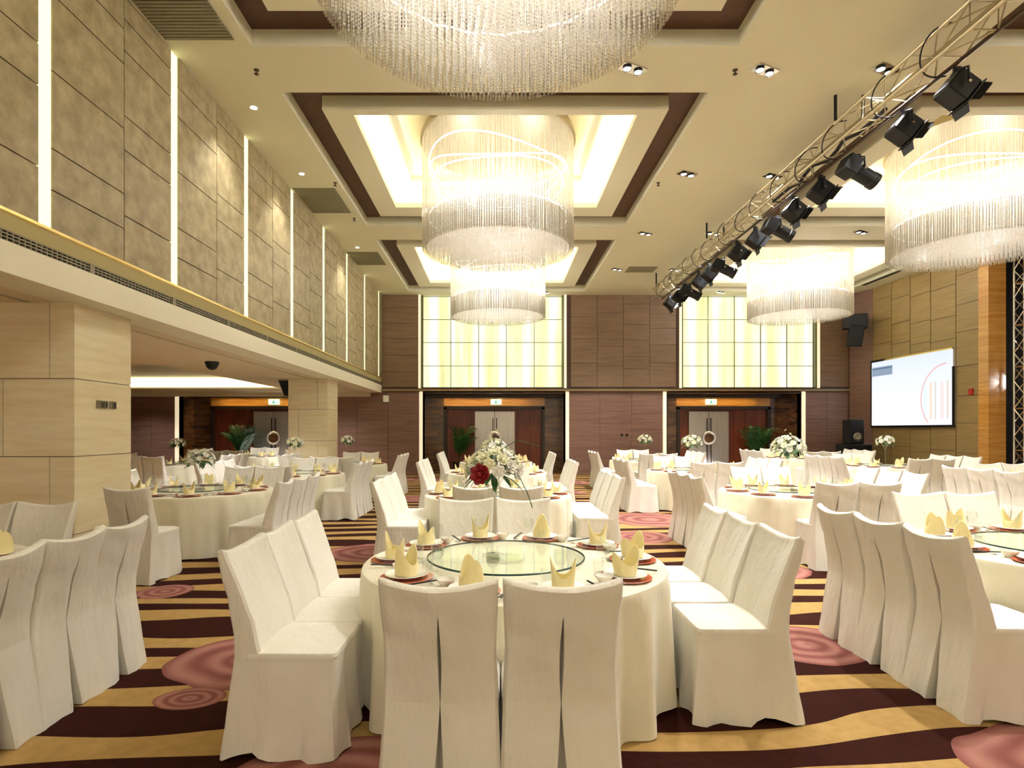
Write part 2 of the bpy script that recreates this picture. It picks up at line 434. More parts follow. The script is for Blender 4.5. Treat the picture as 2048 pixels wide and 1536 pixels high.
# back wall ------------------------------------------------------------
alc = [(-11.43, -6.36), (-2.66, 2.38), (6.10, 10.87)]
def col_panels(mb, x0, x1, z0, z1, y=YB, cols=None, seed=0, zsizes=(.35, .9)):
    r = random.Random(seed); n = max(1, round((x1-x0)/1.0)) if cols is None else cols
    for i in range(n):
        a = x0+(x1-x0)*i/n; b = x0+(x1-x0)*(i+1)/n; z = z0
        while z < z1-.01:
            h = r.uniform(*zsizes); zn = z+h
            if z1-zn < zsizes[0]*.8: zn = z1
            mb.box(a+.006, b-.006, y-.02, y, z+.005, zn-.005); z = zn
zS = 3.04
mb = MB()
col_panels(mb, -4.18, -2.86, zS+.1, ZC, cols=1, seed=1, zsizes=(.55, .6)); col_panels(mb, 2.62, 6.4, zS+.1, ZC, cols=4, seed=2); col_panels(mb, 11.5, 12.62, zS+.1, ZC, cols=1, seed=3, zsizes=(.5, .7))
wb = struct('wall_back', mb, M['brown_up'])
mb = MB()
for a, b, s in ((XW, -11.6, 4), (-6.2, -2.84, 5), (2.52, 5.95, 6), (11.05, 12.62, 7)):
    col_panels(mb, a, b, 0, 2.97, cols=None, seed=s, zsizes=(.4, 1.1))
struct('lower_panels', mb, M['brown_low'], wb)
# backing with alcove openings and light-panel openings
mb = MB()
xs2 = [XW, -11.43, -6.36, -2.66, 2.38, 6.10, 10.87, 12.7]
for i in range(0, 8, 2): mb.box(xs2[i], xs2[i+1], YB, YB+.2, 0, 2.95)
mb.box(XW, 12.7, YB, YB+.2, 2.95, zS+.1)
mb.box(XL-.4, -2.72, YB, YB+.2, zS+.1, ZC); mb.box(2.42, 6.63, YB, YB+.2, zS+.1, ZC); mb.box(11.45, 12.7, YB, YB+.2, zS+.1, ZC)
struct('wall_backing', mb, M['joint_brown'], wb)
mb = MB(); mb.box(XL, 12.75, YB-.14, YB+.02, 2.99, 3.07); struct('trim_8', mb, M['shelf'])
mb = MB()
for a, b in ((-2.3, -1.35), (1.35, 3.3), (5.95, 12.5)): mb.box(a, b, YB-.15, YB-.05, 3.07, 3.10)
struct('trim_9', mb, M['dark_trim'])
# chamfered corner
mb = MB(); mb.add([(12.59, YB-.1, 0), (12.9, 19.8, 0), (12.9, 19.8, ZC), (12.59, YB-.1, ZC), (13.1, YB, 0), (13.1, 19.8, 0), (13.1, 19.8, ZC), (13.1, YB, ZC)],
                  [(0, 1, 2, 3), (1, 5, 6, 2), (0, 3, 7, 4)])
struct('wall_corner', mb, M['brown_low'])

def light_panel(nm, x0, x1, label):
    w = empty(nm, ((x0+x1)/2, YB+.1, 3.1), 0); w['kind'] = 'structure'
    mb = MB(); h = (x1-x0)/2
    mb.box(-h, h, .06, .1, 0, ZC-3.1); mb.build('glowing_pane', M['backlit'], w)
    mb = MB()
    for i in range(0, 6):
        x = -h+2*h*i/5; mb.box(x-.012, x+.012, .03, .06, 0, ZC-3.1)
    for z in (.01, .82, 1.67, 2.5, 3.33): mb.box(-h, h, .03, .06, z-.01, z+.01)
    mb.build('mullions', M['mull'], w)
    mb = MB()
    mb.box(-h-.14, -h-.06, -.16, -.1, 0, ZC-3.1); mb.box(h+.06, h+.14, -.16, -.1, 0, ZC-3.1)
    mb.build('lit_edge_strip', M['white_frame'], w)
    mb = MB(); mb.box(-h-.06, -h, -.12, .08, 0, ZC-3.1); mb.box(h, h+.06, -.12, .08, 0, ZC-3.1); mb.build('dark_reveal', M['mull'], w)
light_panel('window_1', -2.72, 2.32, 0); light_panel('window_2', 6.66, 11.42, 0)

# door alcoves
dcount = 0
for ai, (x0, x1) in enumerate(alc):
    YA = YB+.95; xm = (x0+x1)/2
    mb = MB(); mb.box(x0-.1, x0, YB, YA, 0, 2.95); mb.box(x1, x1+.1, YB, YA, 0, 2.95)
    mb.box(x0-.1, x0+.62, YA, YA+.1, 0, 2.95); mb.box(x1-.62, x1+.1, YA, YA+.1, 0, 2.95)
    mb.box(x0, x1, YB, YA, 2.92, 3.0)
    a = struct('wall_alcove', mb, M['marble_brown'])
    mb = MB(); mb.box(x0+.62, x1-.62, YA+.02, YA+.14, 2.46, 2.92); struct('lintel', mb, M['orange_wood'], a)
    mb = MB(); mb.box(x0+.62, x0+.74, YA-.05, YA+.1, 0, 2.46); mb.box(x1-.74, x1-.62, YA-.05, YA+.1, 0, 2.46); mb.box(x0+.62, x1-.62, YA-.05, YA+.1, 2.38, 2.50)
    struct('door_surround', mb, M['dark_trim'], a)
    mb = MB()
    n = 8
    for i in range(n):
        u = x0+.74+(x1-x0-1.48)*i/n; v = x0+.74+(x1-x0-1.48)*(i+1)/n
        if u < xm-.6 < v or u < xm+.6 < v or (xm-.75 < u and v < xm+.75): pass
        mb.box(u+.008, v-.008, YA+.07, YA+.11, 0, 2.40)
    struct('wood_panels', mb, M['red_wood'], a)
    mb = MB(); mb.box(x0+.62, x1-.62, YA+.11, YA+.16, 0, 2.5); struct('alcove_back', mb, M['dark_trim'], a)
    # warm wash lamp under the soffit
    struct('added_pelmet', MB().box(x0, x1, YA-.26, YA-.22, 2.80, 2.92), M['dark_trim'], a)  # board added only to hide the wash lamp from the camera
    area('alcove_lamp', (xm-(.4 if ai else 0), YA-.16, 2.90), (math.radians(-35), 0, 0), (x1-x0)*.62, .05, 42, (1, .72, .32))
    # light strips at the sides
    t = MB(); t.box(x0-.17, x0-.05, YB-.06, YB-.0, 0, 2.98); t.box(x1+.05, x1+.17, YB-.06, YB-.0, 0, 2.98)
    struct('trim_%d' % (10+ai), t, M['white_frame'])
    # steel double door
    dc = xm+.02+(.15 if ai == 1 else .25)
    if ai == 0: dc = xm+.10+.35
    if ai == 2: dc = xm-.55
    if ai == 1: dc = xm+.02
    d = empty('door_%d' % (ai+1), (dc, YA+.02, 0), 0); d['kind'] = 'structure'
    for sgn in (-1, 1):
        MB().bbox(min(sgn*.006, sgn*.75), max(sgn*.006, sgn*.75), -.03, .03, 0.01, 2.30, .008).build('door_leaf', M['steel'], d)
    mb = MB()
    ring = [[(( 0.22+.034*math.cos(q*PI/3))*math.cos(2*PI*k/32), -.07+.02*math.sin(q*PI/3), 1.30+(0.22+.034*math.cos(q*PI/3))*math.sin(2*PI*k/32)) for q in range(6)] for k in range(32)]
    ring.append(ring[0]); mb.loops(ring); rh = mb.build('ring_handle', M['white_steel'], d, True)
    mb = MB(); L = [[(.165*math.cos(2*PI*k/28), y, 1.30+.165*math.sin(2*PI*k/28)) for k in range(28)] for y in (-.06, -.045)]
    mb.loops(L, cap0=True, cap1=True); mb.build('ring_inset', M['marble_brown'], rh)
    for sx in (-.07, .07):
        MB().box(sx-.022, sx+.022, -.07, -.035, .02, 1.1).build('pull_bar', M['dark_trim'], d)
        MB().box(sx-.018, sx+.018, -.06, -.035, 1.52, 2.05).build('pull_bar', M['dark_trim'], d)
    point('door_fill', (dc-.1, YA-.35, .35), 30, .12, (1, .96, .97)) if ai != 1 else None  # added fill for the bright lower door; no lamp stands here
    e = empty('exit_sign', (dc+.05, YA-.1, 2.55), 0, ['lit pale green exit sign over the left alcove door', 'lit pale green exit sign over the middle alcove door', 'lit pale green exit sign over the right alcove door'][ai], 'exit sign', 'exit signs over the doors')
    MB().bbox(-.2, .2, -.03, .03, 0, .2, .008).build('sign_box', M['exit'], e)
    mb = MB(); mb.box(-.06, .06, -.036, -.028, .05, .07); mb.box(-.03, .01, -.036, -.028, .07, .15); mb.box(.08, .14, -.036, -.028, .09, .11); mb.build('sign_figure', M['exit_green'], e)
    MB().box(-.01, .01, -.01, .01, .2, .38).build('sign_stem', M['black'], e)

# right wall -----------------------------------------------------------
mb = MB()
r = random.Random(5)
ycs = [19.8, 18.85, 18.0, 17.15, 16.2, 15.4]
for a, b in zip(ycs[1:], ycs[:-1]):
    z = 0
    for h in (1.0, .75, .75, .8, 1.0, .7, .8, .66):
        zz = min(ZC, z+h+r.uniform(-.08, .08))
        if z < ZC: mb.box(XR, XR+.03, a+.014, b-.014, z+.006, zz-.006)
        z = zz
    if z < ZC: mb.box(XR, XR+.03, a+.014, b-.014, z+.006, ZC)
wr = struct('wall_right', mb, M['gold_wall'])
mb = MB(); mb.box(XR+.03, XR+.2, 15.4, 19.85, 0, ZC); struct('wall_backing', mb, M['joint_brown'], wr)
mb = MB(); mb.box(12.88, 13.34, 15.1, 15.42, 0, ZC); struct('trim_13', mb, M['orange_wood'])
mb = MB(); mb.box(13.34, 16, 15.7, 15.75, 0, ZC); struct('wall_stage', mb, M['black_matte'])
mb = MB(); mb.box(13.2, 16, 14.7, 15.7, 6.15, ZC); struct('trim_14', mb, M['black_matte'])
mb = MB(); mb.box(16, 16.1, YF, 15.7, 0, ZC); struct('wall_side', mb, M['brown_low'])

# projection screen
def screen_mat():
    m = NM('screen_light'); m.N.remove(m.b)
    e = m.N.new('ShaderNodeEmission'); tc = m.N.new('ShaderNodeTexCoord'); sep = m.N.new('ShaderNodeSeparateXYZ'); m.l(tc.outputs['Generated'], sep.inputs[0])
    col = m.mix(sep.outputs[2], srgb('#eef1f6'), srgb('#d2dae8')); m.l(col, e.inputs[0]); e.inputs[1].default_value = 1.75
    m.l(e.outputs[0], m.out.inputs[0]); return m.m
s = empty('projection_screen', (XR-.06, 18.0, 2.8), 0, 'lit white projection screen hung on the right wall, black lower border', 'projection screen')
MB().box(.0, .02, -1.75, 1.75, -1.05, 1.1).build('screen_surface', screen_mat(), s)
mb = MB(); mb.box(-.012, .03, -1.8, 1.8, -1.12, -1.05); mb.box(-.012, .03, -1.8, -1.75, -1.05, .6); mb.box(-.012, .03, 1.75, 1.8, -1.05, 1.1); mb.box(-.012, .03, 1.1, 1.8, 1.1, 1.17)
mb.build('screen_border', M['black'], s)
MB().box(-.012, .03, -1.75, 1.1, 1.1, 1.14).build('screen_top_bar', M['brass'], s)
MB().box(-.006, 0, .72, 1.72, .62, .92).build('screen_caption_block', emit('screen_grey', '#8798ab', 1.7), s)
MB().box(-.009, -.006, .74, 1.70, .84, .88).build('screen_caption_line', emit('screen_grey_dark', '#5c6d80', 1.7), s)
mb = MB(); L = []
cy, cz, R = -1.55, -.28, 1.02
for k in range(25):
    a = math.radians(90-k*7.2)
    for_r = []
    y_ = cy+R*math.cos(a)*1.0; 
    L.append([(-.006, cy+R*math.sin(math.radians(k*5.6+0)), cz+R*math.cos(math.radians(k*5.6))), (-.006, cy+(R-.05)*math.sin(math.radians(k*5.6)), cz+(R-.05)*math.cos(math.radians(k*5.6)))])
L = [l for l in L if l[0][2] > -1.04]
mb.loops(L, closed=False); mb.build('screen_ring', emit('screen_pink', '#e0b6b4', 1.7), s)
for i, (yy, w, c) in enumerate(((-.72, .16, '#d9e4ee'), (-.95, .09, '#ecd2c0'), (-1.12, .06, '#cfcdc4'), (-1.38, .12, '#ead6d4'), (-1.58, .08, '#d9cfc6'))):
    MB().box(-.005, 0, yy-w/2, yy+w/2, -.88, .22).build('screen_bar', emit('screen_bar_%d' % i, c, 1.7), s)
o = MB().bbox(-.02, .02, -.07, .07, -.09, .09, .01).build('fire_alarm', M['red'], None, loc=(XR-.02, 15.66, 2.64)); tag(o, 'small red fire alarm box on the wall right of the screen', 'fire alarm')

# speakers
sp = empty('wall_speaker', (12.3, 19.7, 4.45), math.radians(-25), 'pair of black speakers joined on a bracket high on the back right corner', 'speaker')
mb = MB(); mb.bbox(-.32, .12, -.2, .2, 0, .72, .02); o = mb.build('lower_cabinet', M['black'], sp); o.rotation_euler = (.12, .12, 0)
mb = MB(); mb.bbox(-.42, .3, -.2, .2, .62, 1.1, .02); mb.build('upper_cabinet', M['black'], sp)
mb = MB(); mb.lathe([(.001, 0), (.08, .01), (.12, -.02), (.13, 0)], 20); mb.xf(Matrix.Translation((-.1, -.22, .3)) @ Matrix.Rotation(PI/2, 4, 'X')); mb.build('speaker_cone', M['black_matte'], sp, True)
MB().box(-.03, .03, .2, .75, .7, .78).build('wall_bracket', M['black'], sp)
sp = empty('floor_speaker', (11.95, 19.3, 0), 0, 'black loudspeaker standing on a bass cabinet under the back right corner', 'speaker')
MB().bbox(-.42, .42, -.3, .35, 0, 1.12, .02).build('bass_cabinet', M['black'], sp)
MB().bbox(-.25, .22, -.2, .25, 1.12, 1.95, .03).build('top_cabinet', M['black'], sp)
mb = MB(); mb.lathe([(.001, 0), (.09, .02), (.15, -.02), (.16, 0)], 24); mb.xf(Matrix.Translation((-.01, -.21, 1.38)) @ Matrix.Rotation(PI/2, 4, 'X')); mb.build('speaker_cone', M['grille'], sp, True)

# small wall things
for x, z, lab in ((4.45, 1.42, 'left one of two small dark switches on the brown back wall'), (4.63, 1.42, 'right one of two small dark switches on the brown back wall')):
    o = MB().bbox(-.045, .045, -.015, .015, -.045, .045, .006).build('wall_switch', M['black'], None, loc=(x, YB-.04, z)); tag(o, lab, 'switch', 'switches on the back wall')
o = MB().bbox(-.1, .1, -.05, .05, -.12, .12, .01).build('alarm_sounder', M['white'], None, loc=(-4.02, YB-.07, 2.72)); tag(o, 'small white box fixed high on the lower back wall beside the left beam end', 'sounder')
cp = empty('switch_panel', (-4.443, 6.53, 1.88), 0, 'row of small grey metal switches on the thick stone pillar', 'switch panel')
for i, (yy, w) in enumerate(((-.15, .03), (-.085, .05), (-.02, .05), (.06, .03), (.12, .06))):
    MB().bbox(0, .012, yy-w/2, yy+w/2, -.04, .05, .003).build('switch_plate', M['grille'], cp)
for i, (yy, w) in enumerate(((-.085, .03), (-.02, .028), (.12, .035))):
    MB().bbox(.012, .018, yy-w/2, yy+w/2, -.028, .034, .002).build('switch_button', M['dark_trim'], cp)

# security dome, pillar speaker
o = MB().lathe([(.13, 0), (.13, -.03), (.115, -.06), (.1, -.11), (.06, -.15), (.001, -.165)], 24, cap0=True).build('security_camera', M['black'], None, True, (-5.62, 11.3, ZL)); tag(o, 'black dome security camera under the low left ceiling', 'security camera')
o = MB().loops([[(-.14, -.1, .0), (.14, -.1, 0), (.14, .1, 0), (-.14, .1, 0)], [(.0, -.06, -.4), (.14, -.06, -.4), (.14, .06, -.4), (0, .06, -.4)]], cap0=True, cap1=True).build('corner_speaker', M['black'], None, loc=(-5.63, 15.2, 2.9)); tag(o, 'small black wedge speaker fixed beside the farther pillar top', 'speaker')

# ceiling vents
def vent(x0, x1, y0, y1, label, z=ZC):
    v = empty('ceiling_vent', ((x0+x1)/2, (y0+y1)/2, z), 0, label, 'air vent', 'flat grey vents in the ceiling')
    hx, hy = (x1-x0)/2, (y1-y0)/2
    MB().box(-hx, hx, -hy, hy, -.012, -.002).build('vent_backing', M['vent_back'], v)
    mb = MB(); n = int(2*hy/.055)
    for i in range(n): mb.box(-hx, hx, -hy+.055*i, -hy+.055*i+.035, -.022, -.012)
    mb.build('vent_slats', M['vent'], v)
M['vent'] = plain('vent_grey', '#8f8768', .6); M['vent_back'] = plain('vent_shadow_grey', '#6f684e', .7)
vent(-4.13, -3.28, 4.4, 7.15, 'largest grey ceiling vent at the top left near the camera')
vent(-4.13, -3.28, 11.55, 12.85, 'second grey ceiling vent along the left wall')
vent(-4.13, -3.28, 15.7, 16.9, 'farthest grey ceiling vent along the left wall')
vent(3.9, 4.75, 17.1, 17.7, 'small grey ceiling vent right of the middle coffers near the back wall')
o = MB().box(12.2, 12.32, 17.5, 19.3, ZC-.012, ZC-.001).build('slot_diffuser', M['dark_slot'], None); tag(o, 'black slot air diffuser in the ceiling by the right wall', 'air vent')

# ceiling lamps
def small_lamp(x, y, label, z=ZC, power=60):
    l = empty('downlight', (x, y, z), 0, label, 'downlight', 'small round downlights')
    MB().lathe([(.05, -.001), (.062, -.008), (.055, -.012), (.045, -.004)], 20).build('lamp_rim', M['white'], l, True)
    MB().lathe([(.001, -.003), (.045, -.003)], 20).build('lamp_lens', M['bulb'], l)
    spot('downlight_beam', (x, y, z-.02), power, 95, .7, .05)
for i, (x, y) in enumerate(((-3.68, 8.66), (-3.72, 10.9), (-3.74, 15.3))):
    small_lamp(x, y, ('nearest', 'middle', 'farthest')[i]+' small round downlight along the left stone wall', power=260)
gim = [(1.81, 7.73, 1), (3.6, 7.76, 1), (5.21, 7.74, 1), (3.59, 10.9, 1), (5.25, 11.0, 1), (3.64, 14.2, 0), (5.3, 14.2, 0), (8.9, 14.1, 0), (3.6, 17.36, 0), (5.35, 17.4, 0), (3.6, 4.5, 1), (5.2, 4.5, 1), (1.65, 20.25, 1), (7.85, 20.25, 1)]
gl = ['brightly lit twin ceiling spotlight beside the big chandelier edge', 'brightly lit twin ceiling spotlight in the nearest row, middle one', 'brightly lit twin ceiling spotlight in the nearest row, beside the truss',
      'lit twin ceiling spotlight right of the second coffer', 'lit twin ceiling spotlight in the second row, beside the truss', 'twin ceiling spotlight right of the third coffer', 'twin ceiling spotlight behind the truss cables, third row',
      'twin ceiling spotlight between the right hand coffers', 'twin ceiling spotlight beside the small far ceiling vent', 'twin ceiling spotlight behind the far end of the truss',
      'x', 'x', 'bright ceiling spotlight at the back wall behind the farthest middle chandelier', 'bright ceiling spotlight above the right glowing wall panel']
for i, (x, y, lit) in enumerate(gim):
    pw = 1050 if i < 12 else 160
    if i in (10, 11):
        spot('ceiling_beam', (x, y, ZC-.1), 1000, 110, .8, .08); continue
    g_ = empty('twin_spotlight', (x, y, ZC), math.radians(25), gl[i], 'spotlight', 'twin spotlights in the ceiling')
    MB().bbox(-.19, .19, -.09, .09, -.012, -.001, .004).build('lamp_frame', M['chrome'], g_)
    for sx in (-.09, .09):
        mb = MB(); mb.lathe([(.001, -.03), (.05, -.03)], 18, c=(sx, 0, 0)); mb.build('lamp_lens', M['bulb'] if lit else M['bulb_soft'], g_)
        mb = MB(); mb.lathe([(.052, -.012), (.06, -.035), (.05, -.032)], 18, c=(sx, 0, 0)); mb.build('lamp_ring', M['black'], g_, True)
    spot('ceiling_beam', (x, y, ZC-.08), pw, 115, .8, .08)
for i, (x, y) in enumerate(((-3.26, 7.76), (3.2, 7.76), (-3.2, 11.3), (3.15, 11.3), (-3.3, 13.2))):
    mb = MB(); mb.lathe([(.035, 0), (.035, -.006), (.012, -.008), (.012, -.05), (.03, -.055), (.03, -.06), (.001, -.062)], 14, cap0=True)
    o = mb.build('sprinkler', M['joint'], None, True, (x, y, ZC)); tag(o, ['sprinkler head in the left ceiling strip nearest the camera', 'sprinkler head beside the nearest row of ceiling spotlights', 'sprinkler head left of the second coffer', 'sprinkler head right of the second coffer', 'sprinkler head behind the second ceiling vent'][i], 'sprinkler', 'sprinkler heads')

# ------------------------------------------------------------------ chandeliers
def strands_mesh(kind):
    vs = []; fs = []
    oct_f = [(0, 2, 4), (2, 1, 4), (1, 3, 4), (3, 0, 4), (2, 0, 5), (1, 2, 5), (3, 1, 5), (0, 3, 5)]
    r = random.Random(3)
    def bead(x, y, z, s):
        o = len(vs); vs.extend(((x-s, y, z), (x+s, y, z), (x, y-s, z), (x, y+s, z), (x, y, z+s*1.15), (x, y, z-s*1.15)))
        fs.extend(tuple(i+o for i in f) for f in oct_f)
    def rod(x, y, z0, z1, s):
        o = len(vs)
        for z in (z0, z1): vs.extend(((x+s, y, z), (x-s*.5, y+s*.87, z), (x-s*.5, y-s*.87, z)))
        fs.extend(((o, o+1, o+4, o+3), (o+1, o+2, o+5, o+4), (o+2, o, o+3, o+5)))
    if kind == 'outer':
        for R, n in ((1.42, 230), (1.36, 200)):
            for k in range(n):
                a = 2*PI*(k+(.5 if R < 1.4 else 0)+r.uniform(-.2, .2))/n; x, y = R*math.cos(a), R*math.sin(a)
                rod(x, y, 0.0, 2.0, .0062)
                z = .012
                while z < .5: bead(x, y, z, .0125); z += .03
                bead(x, y, -.01, .015)
    else:
        R = .10
        while R < 1.34:
            n = int(2*PI*R/.072)
            for k in range(n):
                a = 2*PI*(k+(.5 if int(R*100) % 2 else 0))/n; x, y = R*math.cos(a), R*math.sin(a)
                top = .75+.25*math.sin(a*2+R*3)
                rod(x, y, 0.0, top+.12, .004)
                if k % 5 == 0: rod(x, y, top+.12, 2.0, .0022)
                z = 0.0
                while z < top: bead(x, y, z, .0135); z += .036
            R += .088
    return vs, fs
def mk(kind):
    vs, fs = strands_mesh(kind); m = bpy.data.meshes.new('crystal_strands_'+kind); m.from_pydata(vs, [], fs); m.update(); return m
m_out = mk('outer'); m_out.materials.append(M['rod']); m_in = mk('inner'); m_in.materials.append(M['crystal'])
proto = empty('chandelier', (0, 0, 5.0))
o = wlink('crystal_curtain', m_out, None, proto); o['kind'] = 'stuff'
o = wlink('inner_crystal_strands', m_in, None, proto); o['kind'] = 'stuff'
mb = MB(); mb.lathe([(1.44, 2.0), (1.46, 2.0), (1.46, 2.06), (1.40, 2.2), (.001, 2.2)], 64); mb.lathe([(1.44, 2.0), (.001, 2.02)], 64); mb.build('ceiling_plate', M['chand_plate'] if 'chand_plate' in M else M['shelf'], proto, True)
def ringtube(R, zf, r, seg=72):
    mb = MB(); L = []
    for k in range(seg+1):
        a = 2*PI*k/seg; c = Vector((R*math.cos(a), R*math.sin(a), zf(a)))
        L.append([tuple(c+Vector((math.cos(a)*math.cos(q*PI/2), math.sin(a)*math.cos(q*PI/2), math.sin(q*PI/2)))*r) for q in range(4)])
    mb.loops(L); return mb
ringtube(1.30, lambda a: 1.55+.16*math.sin(a*2+.3), .013).build('led_ring', M['led'], proto, True)
ringtube(1.26, lambda a: 1.40+.17*math.sin(a*2+1.9), .013).build('led_ring', M['led'], proto, True)
ringtube(1.22, lambda a: 1.25+.04*math.sin(a*3+.9), .013).build('led_ring', M['led'], proto, True)
ringtube(1.30, lambda a: .58+.015*math.sin(a*24), .010).build('led_ring', M['led'], proto, True)
ch_lab = {(0, 4.48): 'huge cylindrical crystal chandelier nearest the camera, cut by the top of the picture', (0, 10.9): 'cylindrical crystal chandelier in the second middle coffer, full drum visible',
          (0, 17.32): 'farthest middle crystal chandelier before the left glowing wall panel', (9.05, 10.9): 'big crystal chandelier cut by the right edge of the picture', (9.05, 17.32): 'crystal chandelier in front of the right glowing wall panel'}
first = True
for (x, y), lab in ch_lab.items():
    c = proto if first else copy_tree(proto); first = False
    c.location = (x, y, 5.0); tag(c, lab, 'chandelier', 'crystal drum chandeliers'); c.rotation_euler = (0, 0, x*.7+y*.3)
CH = list(ch_lab)+[(0, -1.9), (9.05, 4.48)]
for x, y in CH:
    far = y > 12
    for q in range(3):
        a = q*2.094+.5; point('chandelier_bulb', (x+.75*math.cos(a), y+.75*math.sin(a), 6.12), 92 if y < 12 else 150, .12, (1, .99, .96))
    if y < 0: continue
    d = bpy.data.lights.new('chandelier_lamp_plate', 'AREA'); d.shape = 'DISK'; d.size = 2.3; d.energy = 32; d.color = (1, .99, .96)
    o = bpy.data.objects.new('chandelier_lamp_plate', d); C.objects.link(o); o.location = (x, y, 6.05)

# ------------------------------------------------------------------ lighting truss and stage lights
TXL, TXR, TZB, TZT = 4.95, 5.25, 5.8, 6.1
tr = empty('lighting_truss', (5.1, 10.5, 5.8), 0, 'long square aluminium lighting truss hanging under the ceiling on the right', 'truss')
y0, y1 = 2.5-10.5, 18.4-10.5
for x, z, mt in ((-.15, 0, 'truss'), (.15, 0, 'truss_dark'), (-.15, .3, 'truss'), (.15, .3, 'truss')):
    mb = MB(); mb.tube([(x, y0, z), (x, y1, z)], .024, 8); mb.build('chord', M[mt], tr, True)
mb = MB(); n = 36
for i in range(n):
    a = y0+(y1-y0)*i/n; b = y0+(y1-y0)*(i+1)/n
    for (p, q) in (((-.15, a, 0), (-.15, b, .3)) if i % 2 else ((-.15, a, .3), (-.15, b, 0)), ((.15, a, 0), (.15, b, .3)) if i % 2 else ((.15, a, .3), (.15, b, 0)),
                   ((-.15, a, 0), (.15, b, 0)) if i % 2 else ((.15, a, 0), (-.15, b, 0)), ((-.15, a, .3), (.15, b, .3)) if i % 2 else ((.15, a, .3), (-.15, b, .3))):
        mb.tube([p, q], .009, 5, False)
    if i % 4 == 0:
        mb.tube([(-.15, a, 0), (-.15, a, .3), (.15, a, .3), (.15, a, 0), (-.15, a, 0)], .012, 5)
mb.build('bracing', M['truss'], tr, True)
for yy in (8.35, 4.2, 13.5, 17.8):
    for xx in (-.2, .2):
        MB().tube([(xx, yy-10.5, .3), (xx, yy-10.5, ZC-5.8)], .022, 8).build('hanging_rod', M['black'], tr, True)
mb = MB(); pts = [(.02+.05*math.sin(i*1.7), 7.6-10.5+i*.28, .04+.03*math.sin(i*2.3)) for i in range(12)]
mb.tube(pts, .028, 7); mb.build('cable_bundle', M['black'], tr, True)
# stage lights
def stage_light(long):
    t = empty('stage_light' if not long else 'profile_spotlight')
    L = .62 if long else .34; R = .115 if long else .14
    mb = MB(); mb.lathe([(.001, -L*.45), (R*.75, -L*.45), (R, -L*.32), (R, L*.35), (R*1.08, L*.36), (R*1.08, L*.5), (R*.95, L*.5), (R*.9, L*.42), (.001, L*.42)], 18)
    if not long:
        mb = MB(); mb.bbox(-R, R, -R, R, -L*.45, L*.4, .025); mb.box(-R*1.12, R*1.12, -R*1.12, R*1.12, L*.38, L*.43)
    else:
        mb.bbox(-R*1.15, R*1.15, -R*1.15, R*1.15, -L*.45, -L*.08, .02)
    # axis is +Z local of body; tilt to point right and down
    rot = Matrix.Rotation(math.radians(128 if not long else 118), 4, 'Y')
    body = mb.build('lamp_housing', M['black'], t); body.matrix_local = rot
    if not long:
        mb = MB()
        for s_ in (-1, 1):
            mb.loops([[(s_*R*1.0, -R*.9, L*.42), (s_*R*1.0, R*.9, L*.42)], [(s_*R*1.5, -R*.8, L*.42+.09), (s_*R*1.5, R*.8, L*.42+.09)]], closed=False)
            mb.loops([[(-R*.9, s_*R, L*.42), (R*.9, s_*R, L*.42)], [(-R*.8, s_*R*1.45, L*.42+.07), (R*.8, s_*R*1.45, L*.42+.07)]], closed=False)
        o = mb.build('barn_doors', M['black'], body)
    mb = MB(); mb.tube([(0, -R*1.25, 0), (-.01, -R*1.25, .17), (-.02, -.03, .225), (-.02, .03, .225), (-.01, R*1.25, .17), (0, R*1.25, 0)], .014, 6)
    mb.build('yoke', M['black'], t, True)
    MB().bbox(-.04, .03, -.025, .025, .20, .27, .006).build('clamp', M['black'], t)
    MB().lathe([(.001, 0), (.018, 0), (.018, .02), (.001, .02)], 10).xf(Matrix.Translation((0, -R*1.25, 0)) @ Matrix.Rotation(PI/2, 4, 'X')).build('tilt_knob', M['chrome'], t, True)
    return t
SL = [(6.67, 0), (7.54, 0), (8.7, 1), (9.5, 0), (10.35, 0), (11.2, 1), (11.9, 0), (12.8, 0), (13.9, 1), (14.5, 0), (15.25, 0), (16.3, 1), (16.95, 0), (17.8, 0)]
protos = {}
sn = 0; ln = 0
ords = ['first', 'second', 'third', 'fourth', 'fifth', 'sixth', 'seventh', 'eighth', 'ninth', 'tenth']
for y, lg in SL:
    if lg not in protos: t = protos[lg] = stage_light(bool(lg))
    else: t = copy_tree(protos[lg])
    t.location = (5.33+(.12 if lg else 0), y, 5.54 if not lg else 5.5); t.rotation_euler = (0, 0, rnd.uniform(-.15, .2))
    if lg: tag(t, '%s long black profile spotlight on the truss, counted from the camera' % ords[ln], 'stage light', 'long profile spotlights on the truss'); ln += 1
    else: tag(t, '%s boxy black stage light on the truss, counted from the camera' % ords[sn], 'stage light', 'boxy stage lights on the truss'); sn += 1
    # short connector down from clamp if long offset is handled by yoke top
# looping power cables
cab = None
for i, (y, lg) in enumerate(SL):
    if cab is None:
        pts = []
        for k in range(19):
            t_ = k/18; a = -PI*.5+t_*PI*1.35
            pts.append((.0-.30*math.sin(t_*PI)*.9+.12*t_, -.28*math.cos(t_*PI*1.1)*.7, .30-.38*t_+.06*math.sin(t_*PI*2)))
        cab = MB().tube(pts, .009, 6).build('power_cable', M['black'], None, True); c_ = cab
    else: c_ = cab.copy(); C.objects.link(c_)
    c_.location = (5.08, y-.1, 5.82); c_.rotation_euler = (0, 0, rnd.uniform(-.3, .3))
    tag(c_, 'looping black cable over the truss at the %s lamp from the camera' % (ords+['eleventh', 'twelfth', 'thirteenth', 'fourteenth'])[i], 'cable', 'looping cables on the truss')
